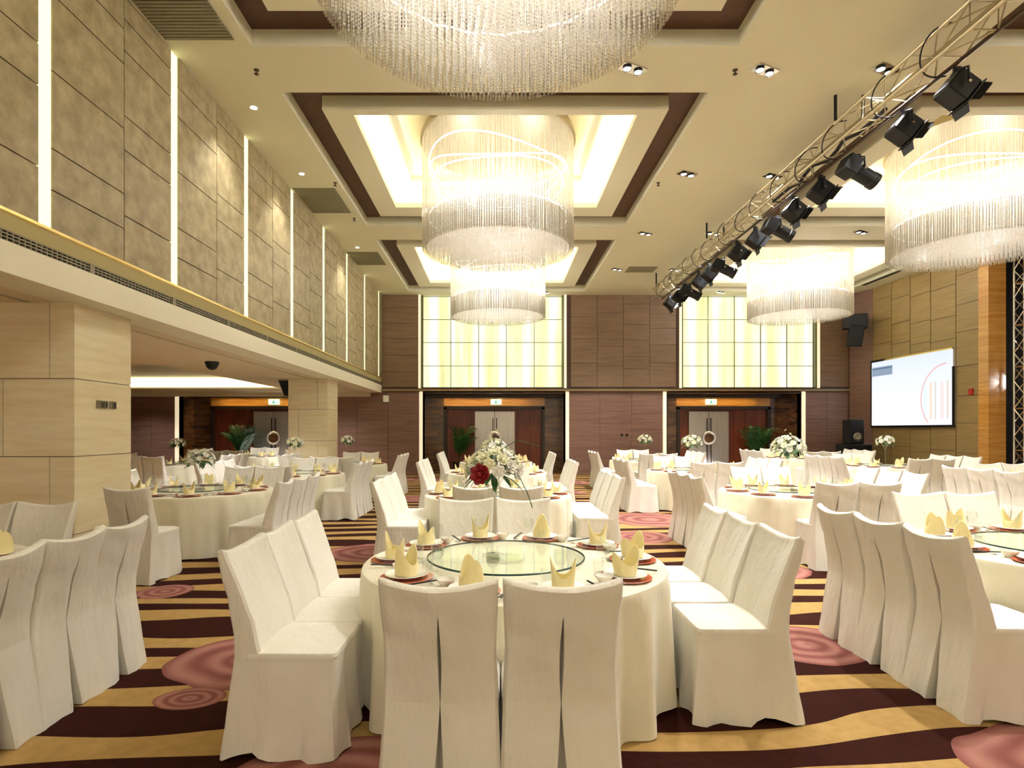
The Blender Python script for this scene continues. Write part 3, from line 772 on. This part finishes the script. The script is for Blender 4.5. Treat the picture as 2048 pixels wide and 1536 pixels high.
# standing tower truss at right
tt = empty('truss_tower', (13.52, 14.75, 0), 0, 'upright chrome truss tower before the black stage curtain at the right edge', 'truss')
for x in (-.15, .15):
    for y in (-.15, .15):
        MB().tube([(x, y, 0), (x, y, 6.1)], .025, 8).build('upright', M['chrome'], tt, True)
mb = MB(); n = 17
for i in range(n):
    a = 6.1*i/n; b = 6.1*(i+1)/n
    for y in (-.15, .15):
        mb.tube([(-.15 if i % 2 else .15, y, a), (.15 if i % 2 else -.15, y, b)], .014, 6, False)
    for x in (-.15, .15):
        mb.tube([(x, -.15 if i % 2 else .15, a), (x, .15 if i % 2 else -.15, b)], .014, 6, False)
    if i % 3 == 0:
        mb.tube([(-.15, -.15, a), (.15, -.15, a), (.15, .15, a), (-.15, .15, a), (-.15, -.15, a)], .014, 6)
mb.build('bracing', M['chrome'], tt, True)

# ------------------------------------------------------------------ covered chairs
def lerp_tab(z, T):
    if z <= T[0][0]: return T[0][1]
    for (a, u), (b, v) in zip(T[:-1], T[1:]):
        if z <= b:
            t = (z-a)/(b-a); t = t*t*(3-2*t)*.5+t*.5
            return u+(v-u)*t
    return T[-1][1]
YBK = [(0, .02), (.25, .055), (.5, .088), (.62, .08), (.75, .055), (.88, .026), (1.0, 0)]
def pleat(z, kk=1):
    if z > .88: return .0012, 0
    if z > .5:
        s_ = math.sin(PI*(z-.5)/.38); return .0012+.0062*s_*kk, .08*min(1, s_*2.5)
    t = (.5-z)/.5; return .0012+.036*t**1.2*(.6+.4*kk), .07+.08*t
def back_pts(z, w, curv, kk, extra=None):
    """points along the back surface from -w to w, including the central pleat"""
    wp, dp = pleat(z, kk); y0 = lerp_tab(z, YBK)
    xs = [-w, -w+.012, -w*.8, -w*.6, -w*.4, -w*.2, -wp-.014, -wp, -wp*.99, -wp*.5, wp*.5, wp*.99, wp, wp+.014, w*.2, w*.4, w*.6, w*.8, w-.012, w]
    P = []
    for i, x in enumerate(xs):
        y = y0-curv*(1-(x/w)**2)
        if i in (0, 19): y = y0+.014
        if 8 <= i <= 11: y += dp*(1 if i in (9, 10) else .9)
        if i in (7, 12): y += .003 if dp else 0
        P.append((x, y))
    return P
def chair_parts(seed):
    r = random.Random(seed); kk = r.uniform(.5, 1.7); ph = [r.uniform(0, 6.28) for _ in range(6)]
    T = [(.46, .135), (.6, .115), (.8, .085), (1.0, .055)]
    WT = [(.5, .234), (.7, .225), (1.0, .237)]
    # backrest
    L = []
    for z in (.5, .52, .56, .6, .66, .72, .78, .83, .88, .92, .96, .99, 1.0):
        w = lerp_tab(z, WT); cv = .014+.012*min(1, (z-.5)/.4); P = back_pts(z, w, cv, kk); t = lerp_tab(z, T); y0 = lerp_tab(z, YBK)
        sag = max(0, (z-.7)/.3)
        loop = []
        for x, y in P:
            wr = min(1, (z-.5)/.12)*(.0035*math.sin(x*40+ph[0]+z*9)*(1-abs(x)/w)+.003*math.sin(z*31+ph[1]+x*14))
            loop.append((x, y+wr, z-.034*sag*(1-(x/w)**2)+.006*sag))
        fr = [w, w-.012, w*.75, w*.5, w*.25, 0, -w*.25, -w*.5, -w*.75, -w+.012, -w]
        for i, x in enumerate(fr):
            y = y0+t-cv*(1-(x/w)**2)
            if i in (0, 10): y -= .014
            y += .0025*math.sin(x*30+ph[2]+z*7)
            loop.append((x, y, z-.034*sag*(1-(x/w)**2)+.006*sag))
        L.append(loop)
    # rounded top
    base = L[-1]; y0 = lerp_tab(1.0, YBK); t = lerp_tab(1.0, T)
    for f_, dz in ((.72, .009), (.3, .013)):
        loop = []
        for (x, y, z) in base:
            yc = y0+t/2-.024*(1-(x/.236)**2)
            loop.append((x*(1-.02*(1-f_)), yc+(y-yc)*f_, z+dz))
        L.append(loop)
    bk = MB().loops(L, cap0=True)
    n = len(base); o = len(bk.v)-2*n
    # close top: bridge back points with front points
    nb = 20; nf = 11
    tri = []
    fidx = [o+nb+i for i in range(nf)]; bidx = [o+i for i in range(nb)]
    bi, fi = nb-1, 0
    while bi > 0 or fi < nf-1:
        bx = bk.v[bidx[bi]][0]; fx = bk.v[fidx[fi]][0]
        if fi < nf-1 and (bi == 0 or fx > bx): tri.append((bidx[bi], fidx[fi], fidx[fi+1])); fi += 1
        else: tri.append((bidx[bi], fidx[fi], bidx[bi-1])); bi -= 1
    bk.f += tri
    # skirt
    L = []
    for z in (0, .03, .08, .16, .26, .36, .44, .48, .5):
        k = (.5-z)/.5 if z < .5 else 0
        w = .234+.022*k**1.3; P = back_pts(min(z, .5), w, .014*(1-.5*k), kk); yb = P[0][1]; yf = .585+.02*k
        ins = 0 if z <= .5 else .01
        loop = []
        def hem(x, y):
            a = math.atan2(y-.3, x)
            return (0.5+.5*math.sin(3*a+ph[3]))*(.5+.5*math.sin(5*a+ph[4]))*.034
        pts = [(x, y, 0) for x, y in P]
        ns = 12
        for i in range(1, ns): pts.append((w, yb+(yf-yb)*i/ns, 1))
        pts += [(w, yf-.02, 1), (w-.006, yf-.006, 2), (w-.02, yf, 2)]
        for i in range(1, 12): pts.append((w-2*w*i/12, yf, 2))
        pts += [(-w+.02, yf, 2), (-w+.006, yf-.006, 2), (-w, yf-.02, 3)]
        for i in range(1, ns): pts.append((-w, yf-(yf-yb)*i/ns, 3))
        for (x, y, sd) in pts:
            f_ = .021*k*math.sin((y if sd in (1, 3) else x)*26+ph[sd]+1.5*k)+.008*k*math.sin((y if sd in (1, 3) else x)*55+ph[5])
            if sd == 0: f_ *= .4
            dx = (1 if sd == 1 else -1 if sd == 3 else 0)*f_; dy = (1 if sd == 2 else -1 if sd == 0 else 0)*f_
            h = hem(x, y) if sd else hem(x, y)*.3
            zz = z+h*max(0, 1-z/.25)
            loop.append((x*(1-ins*3)+dx, y+dy+(.01 if ins and sd == 0 else 0), zz))
        L.append(loop)
    mz = min(p[2] for p in L[0])
    L[0] = [(x, y, max(0.0, z-mz)) for x, y, z in L[0]]
    sk = MB().loops(L, cap1=True)
    # seat
    def rr(x0, x1, ya, yb, c, z, dome=0):
        pts = []
        for (cx_, cy_, a0) in ((x1-c, ya+c, -90), (x1-c, yb-c, 0), (x0+c, yb-c, 90), (x0+c, ya+c, 180)):
            for q in range(5):
                a = math.radians(a0+q*22.5); pts.append((cx_+c*math.cos(a), cy_+c*math.sin(a), z))
        return pts
    se = MB().loops([rr(-.236, .236, .13, .588, .03, .478), rr(-.239, .239, .13, .592, .032, .497), rr(-.232, .232, .135, .586, .035, .513), rr(-.21, .21, .15, .565, .04, .521), rr(-.12, .12, .22, .48, .05, .527)], cap1=True)
    return bk, sk, se
chair_protos = []
for s_ in (11, 23, 37):
    p = empty('banquet_chair'); bk, sk, se = chair_parts(s_)
    bk.build('backrest', M['cover'], p, True); sk.build('skirt', M['cover'], p, True); se.build('seat', M['cover'], p, True)
    chair_protos.append([p, False])

def proj(x, y, z):
    if y < .3: return None
    return PX+F*x/y, PY-F*(z-EYE)/y
def inview(x, y, r=.5, z0=0, z1=1.0):
    for dx in (-r, r):
        for dy in (-r, r):
            for z in (z0, z1):
                q = proj(x+dx, y+dy, z)
                if q and -10 < q[0] < 2058 and -10 < q[1] < 1546: return True
    return False

tables = {
 'C1': (.10, 3.68, 'the nearest middle table'), 'C2': (0, 7.5, 'the second middle table'), 'C3': (-.02, 11.25, 'the third middle table'), 'C4': (-.05, 15.1, 'the farthest middle table'),
 'L1': (-3.9, 3.35, 'the table before the thick pillar'), 'L2': (-4.12, 7.95, 'the table behind the thick pillar'), 'L3': (-3.9, 10.95, 'the third left table'), 'L4': (-3.7, 14.15, 'the fourth left table'),
 'B1': (-8.0, 14.3, 'the nearer left bay table'), 'B2': (-7.9, 18.1, 'the farther left bay table'),
 'R1': (4.03, 4.05, 'the nearest right table'), 'R2': (4.03, 7.85, 'the second inner right table'), 'R3': (4.05, 11.9, 'the third inner right table'), 'R4': (4.05, 15.9, 'the farthest inner right table'),
 'S2': (9.0, 8.9, 'the right edge table'), 'S3': (9.0, 13.3, 'the table facing the screen'), 'S4': (9.0, 17.3, 'the farthest outer right table')}
rowX = {'C1': (-1.37, 1.68), 'C2': (-1.45, 1.58), 'L1': (-5.4, -2.40), 'L2': (-5.5, -2.47), 'L3': (-5.4, -2.52), 'L4': (-5.15, -2.3), 'R1': (2.53, 5.5), 'R2': (2.53, 5.85), 'R3': (2.5, 5.55), 'R4': (2.6, 5.5), 'S2': (7.43, 10.5), 'S3': (7.5, 10.6), 'S4': (7.55, 10.9)}
rowY = {'C1': ((3.03, 3.50, 3.98), (3.37, 3.87, 4.36)), 'C2': ((6.72, 7.22, 7.72), (7.35, 7.86, 8.4)), 'L1': (None, (2.83, 3.30, 3.72)), 'L2': ((7.45, 7.95, 8.45), (6.75, 7.25, 7.75)), 'R1': ((3.38, 3.87, 4.35), None), 'R2': ((7.42, 7.9, 8.38), (8.0, 8.5, 9.02)), 'S2': ((8.4, 8.9, 9.4), None)}
endY = {'C1': (2.24, 5.0), 'C2': (6.04, 8.95), 'L1': (1.95, 4.72), 'L2': (5.9, 9.38), 'R1': (2.7, 5.48), 'R2': (6.5, 9.4), 'R3': (10.6, 13.3), 'S3': (11.9, 14.7)}
endX = {'C1': (.01, -.03), 'L1': (-3.9, -3.92), 'L2': (-4.075, -3.95), 'R1': (4.0, 4.22), 'R2': (4.1, 4.27)}
pos3 = ['nearest', 'middle', 'farthest']
nch = 0
SKIP = {('L2', 'n', 0)}
def add_chair(x, y, rz, label, group, key):
    global nch
    if key in SKIP: return
    q = chair_protos[nch % 3]; nch += 1
    if not q[1]: c = q[0]; q[1] = True
    else: c = copy_tree(q[0])
    c.location = (x, y, 0); c.rotation_euler = (0, 0, rz+rnd.uniform(-.02, .02)); tag(c, label, 'chair', group)
for k, (tx, ty, ph_) in tables.items():
    xl, xr = rowX.get(k, (tx-1.48, tx+1.5)); yl, yr = rowY.get(k, (None, None))
    yl = yl or tuple(ty+d for d in (-.52, -.02, .48)); yr = yr or tuple(ty+d for d in (-.5, 0, .5))
    ya, yb = endY.get(k, (ty-1.42, ty+1.42)); xa, xb = endX.get(k, (tx, tx))
    for i in range(3):
        if inview(xl+.3, yl[i], .3): add_chair(xl, yl[i], -PI/2, 'cream covered chair, %s in left row of %s' % (pos3[i], ph_), 'covered banquet chairs', (k, 'l', i))
        if inview(xr-.3, yr[i], .3): add_chair(xr, yr[i], PI/2, 'cream covered chair, %s in right row of %s' % (pos3[i], ph_), 'covered banquet chairs', (k, 'r', i))
    for i, d in enumerate((-.245, .245)):
        if inview(xa+d, ya+.3, .3): add_chair(xa+d, ya, 0, ('single cream covered chair standing beside the thick pillar' if k == 'L2' else 'cream covered chair, %s one on the near side of %s' % (('left', 'right')[i], ph_)), 'covered banquet chairs', (k, 'n', i))
        if inview(xb+d, yb-.3, .3): add_chair(xb+d, yb, PI, 'cream covered chair, %s one on the far side of %s' % (('left', 'right')[i], ph_), 'covered banquet chairs', (k, 'f', i))

# ------------------------------------------------------------------ tables with cloths
ZT = .765; RT = .95
def cloth_mb(seed):
    r = random.Random(seed); n = 220; ph = [r.uniform(0, 6.28) for _ in range(5)]; k1, k2, k3 = r.choice(((13, 21, 34), (15, 22, 31), (12, 19, 37)))
    def fold(a): return math.sin(k1*a+ph[0])*.5+math.sin(k2*a+ph[1]+.8*math.sin(3*a+ph[2]))*.35+math.sin(k3*a+ph[3])*.15
    mb = MB(); L = []
    for R in (.001, .3, .6, .85): L.append([(R*math.cos(2*PI*i/n), R*math.sin(2*PI*i/n), ZT) for i in range(n)])
    for R, z in ((RT-.02, ZT-.0005), (RT-.006, ZT-.006), (RT, ZT-.02)): L.append([(R*math.cos(2*PI*i/n), R*math.sin(2*PI*i/n), z) for i in range(n)])
    for z in (.70, .62, .5, .36, .22, .1, .03, .004):
        k = (ZT-z)/ZT; loop = []
        for i in range(n):
            a = 2*PI*i/n; f_ = fold(a); R = RT+.012*k+f_*(.012+.040*k**.8)
            loop.append((R*math.cos(a), R*math.sin(a), z+(0.012*(1+math.sin(5*a+ph[4])) if z < .05 else 0)))
        L.append(loop)
    mb.loops(L); return mb
cms = []
for s_ in (1, 2, 3):
    m_ = cloth_mb(s_).mesh('tablecloth_mesh', True); m_.materials.append(M['tcloth']); cms.append(m_)
tab_m = MB().lathe([(.001, .72), (.9, .72), (.9, .745), (.001, .745)], 48).mesh('tabletop'); tab_m.materials.append(M['red_wood'])
leg_m = MB().lathe([(.3, 0), (.3, .03), (.06, .06), (.05, .4), (.06, .68), (.25, .72)], 24).mesh('pedestal'); leg_m.materials.append(M['black'])
bigsus = MB().lathe([(.001, .03), (.50, .03)], 72); bigsus.lathe([(.50, .018), (.001, .018)], 72)
sus_m = bigsus.mesh('glass_disc', True); sus_m.materials.append(M['susan'])
sed_m = MB().lathe([(.50, .018), (.506, .02), (.506, .028), (.50, .03)], 72).mesh('glass_edge', True); sed_m.materials.append(M['susan_edge'])
sba_m = MB().lathe([(.12, 0), (.12, .016), (.001, .018)], 32).mesh('turntable_base', True); sba_m.materials.append(M['chrome'])
i = 0
for k, (tx, ty, ph_) in tables.items():
    t = empty('round_table', (tx, ty, 0), 0, 'round banquet table under the cloth, '+ph_, 'table', 'round banquet tables')
    wlink('tabletop', tab_m, None, t); wlink('pedestal', leg_m, None, t)
    o = wlink('tablecloth', cms[i % 3], None, None, (tx, ty, 0)); o.rotation_euler = (0, 0, i*1.3); tag(o, 'pale cream tablecloth falling in folds from '+ph_, 'tablecloth', 'round cream tablecloths')
    s_ = empty('turntable', (tx-.05, ty+.03, ZT), 0, 'round glass turntable in the centre of '+ph_, 'turntable', 'glass turntables')
    wlink('glass_disc', sus_m, None, s_); wlink('glass_edge', sed_m, None, s_); wlink('turntable_base', sba_m, None, s_)
    i += 1

# ------------------------------------------------------------------ place settings
ch_m = MB().lathe([(.001, .004), (.10, .004), (.145, .014), (.150, .012), (.11, 0), (.001, 0)], 32).mesh('charger', True); ch_m.materials.append(M['charger'])
pl_m = MB().lathe([(.001, .012), (.08, .012), (.118, .024), (.122, .022), (.09, .006), (.001, .006)], 32).mesh('plate', True); pl_m.materials.append(M['porcelain'])
def napkin_mb(tw, hh):
    mb = MB(); n = 28; L = []
    for t in (0, .15, .35, .55, .75, .9, 1.0):
        loop = []
        for q in range(n):
            a = 2*PI*q/n; h = .06+(.105 if math.cos(a) > 0 else .09*hh)*abs(math.cos(a))**2.2
            sx = .056*(1+.22*t); sy = .064*(1-.12*t)*(1+.1*math.sin(PI*t))
            x = sx*math.copysign(abs(math.cos(a))**.8, math.cos(a)); y = sy*math.sin(a)
            loop.append((x+tw*t*y, y, t*h))
        L.append(loop)
    inner = [[(x*.93, y*.93, z*.98) for (x, y, z) in l] for l in reversed(L)]
    mb.loops(L+inner, cap0=False); mb.add([(p[0], p[1], .001) for p in L[0]], [tuple(range(n))]); return mb
nap = []
for tw, hh in ((.15, 1.0), (-.3, .75), (.05, 1.1)):
    m_ = napkin_mb(tw, hh).mesh('napkin', True); m_.materials.append(M['napkin']); nap.append(m_)
wg_m = MB().lathe([(.001, .002), (.034, .002), (.03, .005), (.006, .01), (.0045, .05), (.006, .085), (.022, .1), (.036, .125), (.038, .15), (.032, .185), (.0305, .185), (.0365, .15), (.034, .126), (.02, .103), (.001, .095)], 20).mesh('wine_glass', True); wg_m.materials.append(M['glass'])
tb_m = MB().lathe([(.001, .002), (.027, .002), (.031, .09), (.0295, .09), (.026, .008), (.001, .008)], 18).mesh('tumbler', True); tb_m.materials.append(M['glass'])
bw_m = MB().lathe([(.001, .004), (.022, 0), (.024, .006), (.045, .03), (.05, .045), (.0475, .045), (.042, .03), (.02, .01), (.001, .009)], 22).mesh('bowl', True); bw_m.materials.append(M['porcelain'])
cs_m = MB().tube([(-.006, -.11, .012), (-.004, .11, .01)], .0035, 6).tube([(.006, -.11, .012), (.003, .11, .01)], .0035, 6).mesh('chopstick_pair', True); cs_m.materials.append(M['chop'])
cr_m = MB().bbox(-.02, .02, -.006, .006, 0, .009, .002).mesh('chopstick_rest'); cr_m.materials.append(M['porcelain'])
NEAR = {'C1', 'C2', 'R1', 'L1', 'L2', 'R2'}
seatnames = []
for k, (tx, ty, ph_) in tables.items():
    for q in range(10):
        # seats: 2 near, 3 right, 2 far, 3 left ; evenly spread
        a = math.radians(-90-18+36*q); ux, uy = math.cos(a), math.sin(a)
        side = ['near left', 'near right', 'right, nearest', 'right, middle', 'right, farthest', 'far right', 'far left', 'left, farthest', 'left, middle', 'left, nearest'][q]
        px_, py_ = tx+.76*ux, ty+.76*uy
        if not inview(px_, py_, .1, .76, .95): continue
        rz = a+PI/2+rnd.uniform(-.1, .1)
        where = 'at the %s seat of %s' % (side.replace(',', ''), ph_)
        if (k, 's', q) in SKIP: continue
        o = wlink('charger_plate', ch_m, None, None, (px_, py_, ZT)); tag(o, 'orange charger plate '+where, 'plate', 'orange charger plates')
        o = wlink('dinner_plate', pl_m, None, None, (px_, py_, ZT+.009)); tag(o, 'white plate '+where, 'plate', 'white dinner plates')
        o = wlink('folded_napkin', nap[rnd.randrange(3)], None, None, (px_, py_, ZT+.022)); o.rotation_euler = (0, 0, rnd.uniform(0, PI)); tag(o, 'folded pale yellow napkin '+where, 'napkin', 'folded napkins')
        def off(dr, dt): return (tx+(.76-dr)*ux-dt*uy, ty+(.76-dr)*uy+dt*ux)
        if k in NEAR or ty < 12:
            x, y = off(.165, .06); o = wlink('wine_glass', wg_m, None, None, (x, y, ZT)); tag(o, 'clear stemmed wine glass '+where, 'wine glass', 'wine glasses')
        if k in NEAR:
            x, y = off(.15, -.03); o = wlink('tumbler', tb_m, None, None, (x, y, ZT)); tag(o, 'small clear tumbler '+where, 'tumbler', 'tumblers')
            if k in ('C1', 'R1', 'L2'):
                x, y = off(.05, -.17 if q % 2 else -.165); o = wlink('sauce_bowl', bw_m, None, None, (x, y, ZT)); tag(o, 'small white bowl '+where, 'bowl', 'small white bowls')
                x, y = off(-.0, .19); o = wlink('chopsticks', cs_m, None, None, (x, y, ZT+.008)); o.rotation_euler = (0, 0, rz); tag(o, 'pair of black chopsticks '+where, 'chopsticks', 'pairs of chopsticks')
                x, y = off(.06, .19); o = wlink('chopstick_rest', cr_m, None, None, (x, y, ZT)); o.rotation_euler = (0, 0, rz); tag(o, 'small white chopstick rest '+where, 'chopstick rest', 'chopstick rests')

# ------------------------------------------------------------------ flower arrangements
def blossom_mb(r=.05):
    mb = MB(); rr_ = random.Random(5)
    mb.lathe([(.001, r*.55), (r*.22, r*.5), (r*.32, r*.25), (r*.2, 0), (.001, -.005)], 10)
    for ring, (nn, tilt, rad) in enumerate(((5, 25, .5), (6, 48, .75), (7, 70, 1.0))):
        for i in range(nn):
            a = 2*PI*i/nn+ring*.4; L = []
            for u in (0, .35, .7, 1.0):
                row = []
                for v in (-1, -.5, 0, .5, 1):
                    wdt = r*.55*rad*math.sin(PI*(.12+.8*u))*v; ln = r*rad*u; t = math.radians(tilt)
                    rad_ = ln*math.sin(t)+r*.1; z = ln*math.cos(t)+.25*r*u*u*(1-abs(v))
                    row.append((rad_*math.cos(a)-wdt*math.sin(a), rad_*math.sin(a)+wdt*math.cos(a), z))
                L.append(row)
            mb.loops(L, closed=False)
    return mb
bl_m = {c: blossom_mb().mesh('blossom_'+c, True) for c in ('cream', 'white', 'red')}
bl_m['cream'].materials.append(M['petal']); bl_m['white'].materials.append(M['petal_w']); bl_m['red'].materials.append(M['petal_r'])
def leaves_mb(n, R, seed):
    r = random.Random(seed); mb = MB()
    for i in range(n):
        a = r.uniform(0, 2*PI); e = r.uniform(-.5, 1.1); d = Vector((math.cos(a)*math.cos(e), math.sin(a)*math.cos(e), math.sin(e)*.8)); s_ = d.cross(Vector((0, 0, 1))).normalized()
        L = []
        ln = R*r.uniform(.75, 1.25)
        for u in (0, .3, .6, .85, 1):
            w = .022*math.sin(PI*min(1, u*.95+.03)); c = d*ln*(.45+.55*u)-Vector((0, 0, .05*u*u)); L.append([tuple(c-s_*w), tuple(c+Vector((0, 0, -.004))), tuple(c+s_*w)])
        mb.loops(L, closed=False)
    return mb
def arrangement(tx, ty, h, R, n, seed, label, red=False, spike=0, base=None, trail=False):
    r = random.Random(seed); z0 = ZT+.03
    f = empty('flower_arrangement', (tx-.03, ty+.02, z0), 0, label, 'flowers', 'flower arrangements on tall glass vases')
    MB().lathe([(.001, .003), (.075, .003), (.07, .008), (.012, .014), (.009, h*.45), (.014, h*.75), (.05, h*.93), (.075, h), (.071, h), (.045, h*.92), (.008, h*.72), (.001, .7*h)], 24).build('glass_vase', M['glass'], f, True)
    MB().tube([(0, 0, h*.82), (0, 0, h+.02)], .003, 6).tube([(.0, 0, h*.84), (.02, .01, h+.02)], .003, 5).tube([(0, 0, h*.84), (-.02, -.01, h+.02)], .003, 5).build('flower_stems', M['leaf'], f, True)
    o = leaves_mb(44, R*1.2, seed).build('foliage', M['leaf'], f, True, (0, 0, h+R*.28))
    for i in range(n):
        if i < spike:
            t = i/max(1, spike); a = r.uniform(0, 2*PI); q = .055*(1-t*.7); loc = Vector((q*math.cos(a), q*math.sin(a), h+R*.7+t*.22)); d = Vector((math.cos(a), math.sin(a), .6)).normalized()
        else:
            gr = (i-spike+.5)/(n-spike); e = math.asin(max(-.25, 1-1.22*gr)); a = i*2.399; d = Vector((math.cos(a)*math.cos(e), math.sin(a)*math.cos(e), math.sin(e))); loc = Vector((d.x*R, d.y*R, h+R*.28+d.z*R*.75))
        c = 'cream' if r.random() < .62 else 'white'
        if red and i == red: c = 'red'; d = Vector((-.35, -.9, .1)).normalized(); loc = Vector((-R*.45, -R*.95, h+R*.2))
        o = wlink('blossom', bl_m[c], None, f, tuple(loc)); o.rotation_mode = 'QUATERNION'; o.rotation_quaternion = d.to_track_quat('Z', 'Y'); sc_ = r.uniform(.75, 1.1)*(.92 if i >= spike else .5); sc_ = sc_*1.35 if c == 'red' else sc_; o.scale = (sc_,)*3
        if c == 'red': o['label'] = 'dark red rose'
    if trail:
        MB().tube([(.05, -.05, h+.05), (.16, -.12, h+.02), (.21, -.15, h-.08), (.24, -.17, h-.17)], .003, 5).tube([(.05, 0, h+.18), (.15, 0, h+.24), (.30, 0, h+.2)], .0025, 5).build('trailing_twig', M['leaf'], f, True)
    return f
arrangement(.0, 3.66, .50, .165, 30, 1, 'large cream flower arrangement with one red rose on the nearest middle table', red=20, trail=True)
arrangement(-.02, 7.5, .50, .16, 26, 2, 'tall pointed white flower arrangement on the second middle table', spike=8)
arrangement(-4.1, 7.95, .33, .17, 18, 3, 'cream flower arrangement on the table behind the thick pillar')
arrangement(-3.85, 10.95, .52, .13, 12, 4, 'small dark leaved flower arrangement before the farther pillar')
arrangement(-3.68, 14.15, .50, .14, 12, 5, 'white flower arrangement against the brown wall right of the farther pillar')
arrangement(-7.95, 14.3, .42, .16, 14, 6, 'white flower arrangement in the left bay by the lit wall strip')
arrangement(4.0, 7.85, .50, .20, 32, 7, 'large cream flower arrangement on the second table of the inner right column', spike=4)
arrangement(4.05, 11.9, .48, .19, 22, 8, 'round cream flower arrangement before the right steel door')
arrangement(4.1, 15.9, .48, .17, 16, 9, 'small white flower arrangement against the brown wall between the doors')
arrangement(9.0, 13.3, .48, .17, 18, 10, 'white flower arrangement below the projection screen')

# ------------------------------------------------------------------ palms
def palm(x, y, h, n, seed, label, lean=0):
    r = random.Random(seed); p = empty('potted_palm', (x, y, 0), 0, label, 'plant', 'potted palms by the doors')
    MB().lathe([(.001, 0), (.17, 0), (.22, .42), (.235, .44), (.21, .44), (.2, .38), (.001, .38)], 24).build('planter', M['pot'], p, True)
    fo = MB(); st = MB()
    for i in range(n):
        a = r.uniform(0, 2*PI); H = h*r.uniform(.62, 1.0); sp_ = r.uniform(.25, .62)
        pts = []
        for t in [j/10 for j in range(11)]:
            pts.append(Vector((math.cos(a)*sp_*t**1.8+lean*t, math.sin(a)*min(sp_, .4)*t**1.8, .4+(H-.4)*(t-.22*t**3))))
        st.tube(pts, [.009*(1-.7*j/10) for j in range(11)], 5)
        for j in range(4, 11):
            c = pts[j]; d = (pts[j]-pts[j-1]).normalized(); s_ = d.cross(Vector((0, 0, 1)))
            s_ = s_.normalized() if s_.length > .01 else Vector((1, 0, 0))
            for sg in (-1, 1):
                for rep in (0, .5):
                    base = c-d*.05*rep*2; tip = base+s_*sg*.26*math.sin(PI*(.25+.07*(j-3)))+d*.16-Vector((0, 0, .09)); mid = (base+tip)/2+Vector((0, 0, .03)); w = d*.018
                    fo.add([tuple(base), tuple(mid-w), tuple(tip), tuple(mid+w)], [(0, 1, 2, 3)])
    fo.build('fronds', M['palm'], p); st.build('stalks', M['palm'], p, True)
palm(-1.45, YB+.45, 2.1, 16, 1, 'potted palm standing left of the middle steel door', .15)
palm(-9.3, YB+.2, 2.15, 26, 2, 'dense potted palm beside the left alcove steel door', -.05)
palm(9.55, YB+.45, 2.1, 20, 3, 'potted palm right of the right steel door', 0)

# ------------------------------------------------------------------ added fill lights without fixtures
for y in (1.5, 6.5, 10.2, 12.9, 17.6):
    for x in (-5.7, -9.5):
        if x < -9 and 12 < y < 18.5: continue
        spot('bay_fill', (x, y, ZL-.03), 540, 120, .8, .06)  # added to brighten the dark left bay, no fixture modelled
for x in (-12.3, -10.2, -7.4, -5.6):
    spot('bay_wall_fill', (x, 19.3, ZL-.03), 190, 125, .8, .06)  # added fill lifting the dark back wall of the bay
for x, y in ((11.8, 9), (9, 2.5)):
    spot('hall_fill', (x, y, ZC-.05), 500, 120, .8, .1)  # unseen fill added for the hall outside the view
for x in (13.0,):
    point('stage_glow', (14.6, 13.6, 3.0), 60, .2)
w = bpy.data.worlds.new('world'); sc.world = w; w.use_nodes = True
w.node_tree.nodes['Background'].inputs[0].default_value = (1.0, .82, .57, 1); w.node_tree.nodes['Background'].inputs[1].default_value = 1.3
sc.cycles.max_bounces = 6; sc.cycles.diffuse_bounces = 3; sc.cycles.glossy_bounces = 2; sc.cycles.transparent_max_bounces = 8; sc.cycles.use_adaptive_sampling = True; sc.cycles.adaptive_threshold = .03; sc.cycles.transmission_bounces = 4
sc.cycles.sample_clamp_indirect = 30; sc.cycles.caustics_reflective = False; sc.cycles.caustics_refractive = False
sc.cycles.use_denoising = True; sc.cycles.use_light_tree = False
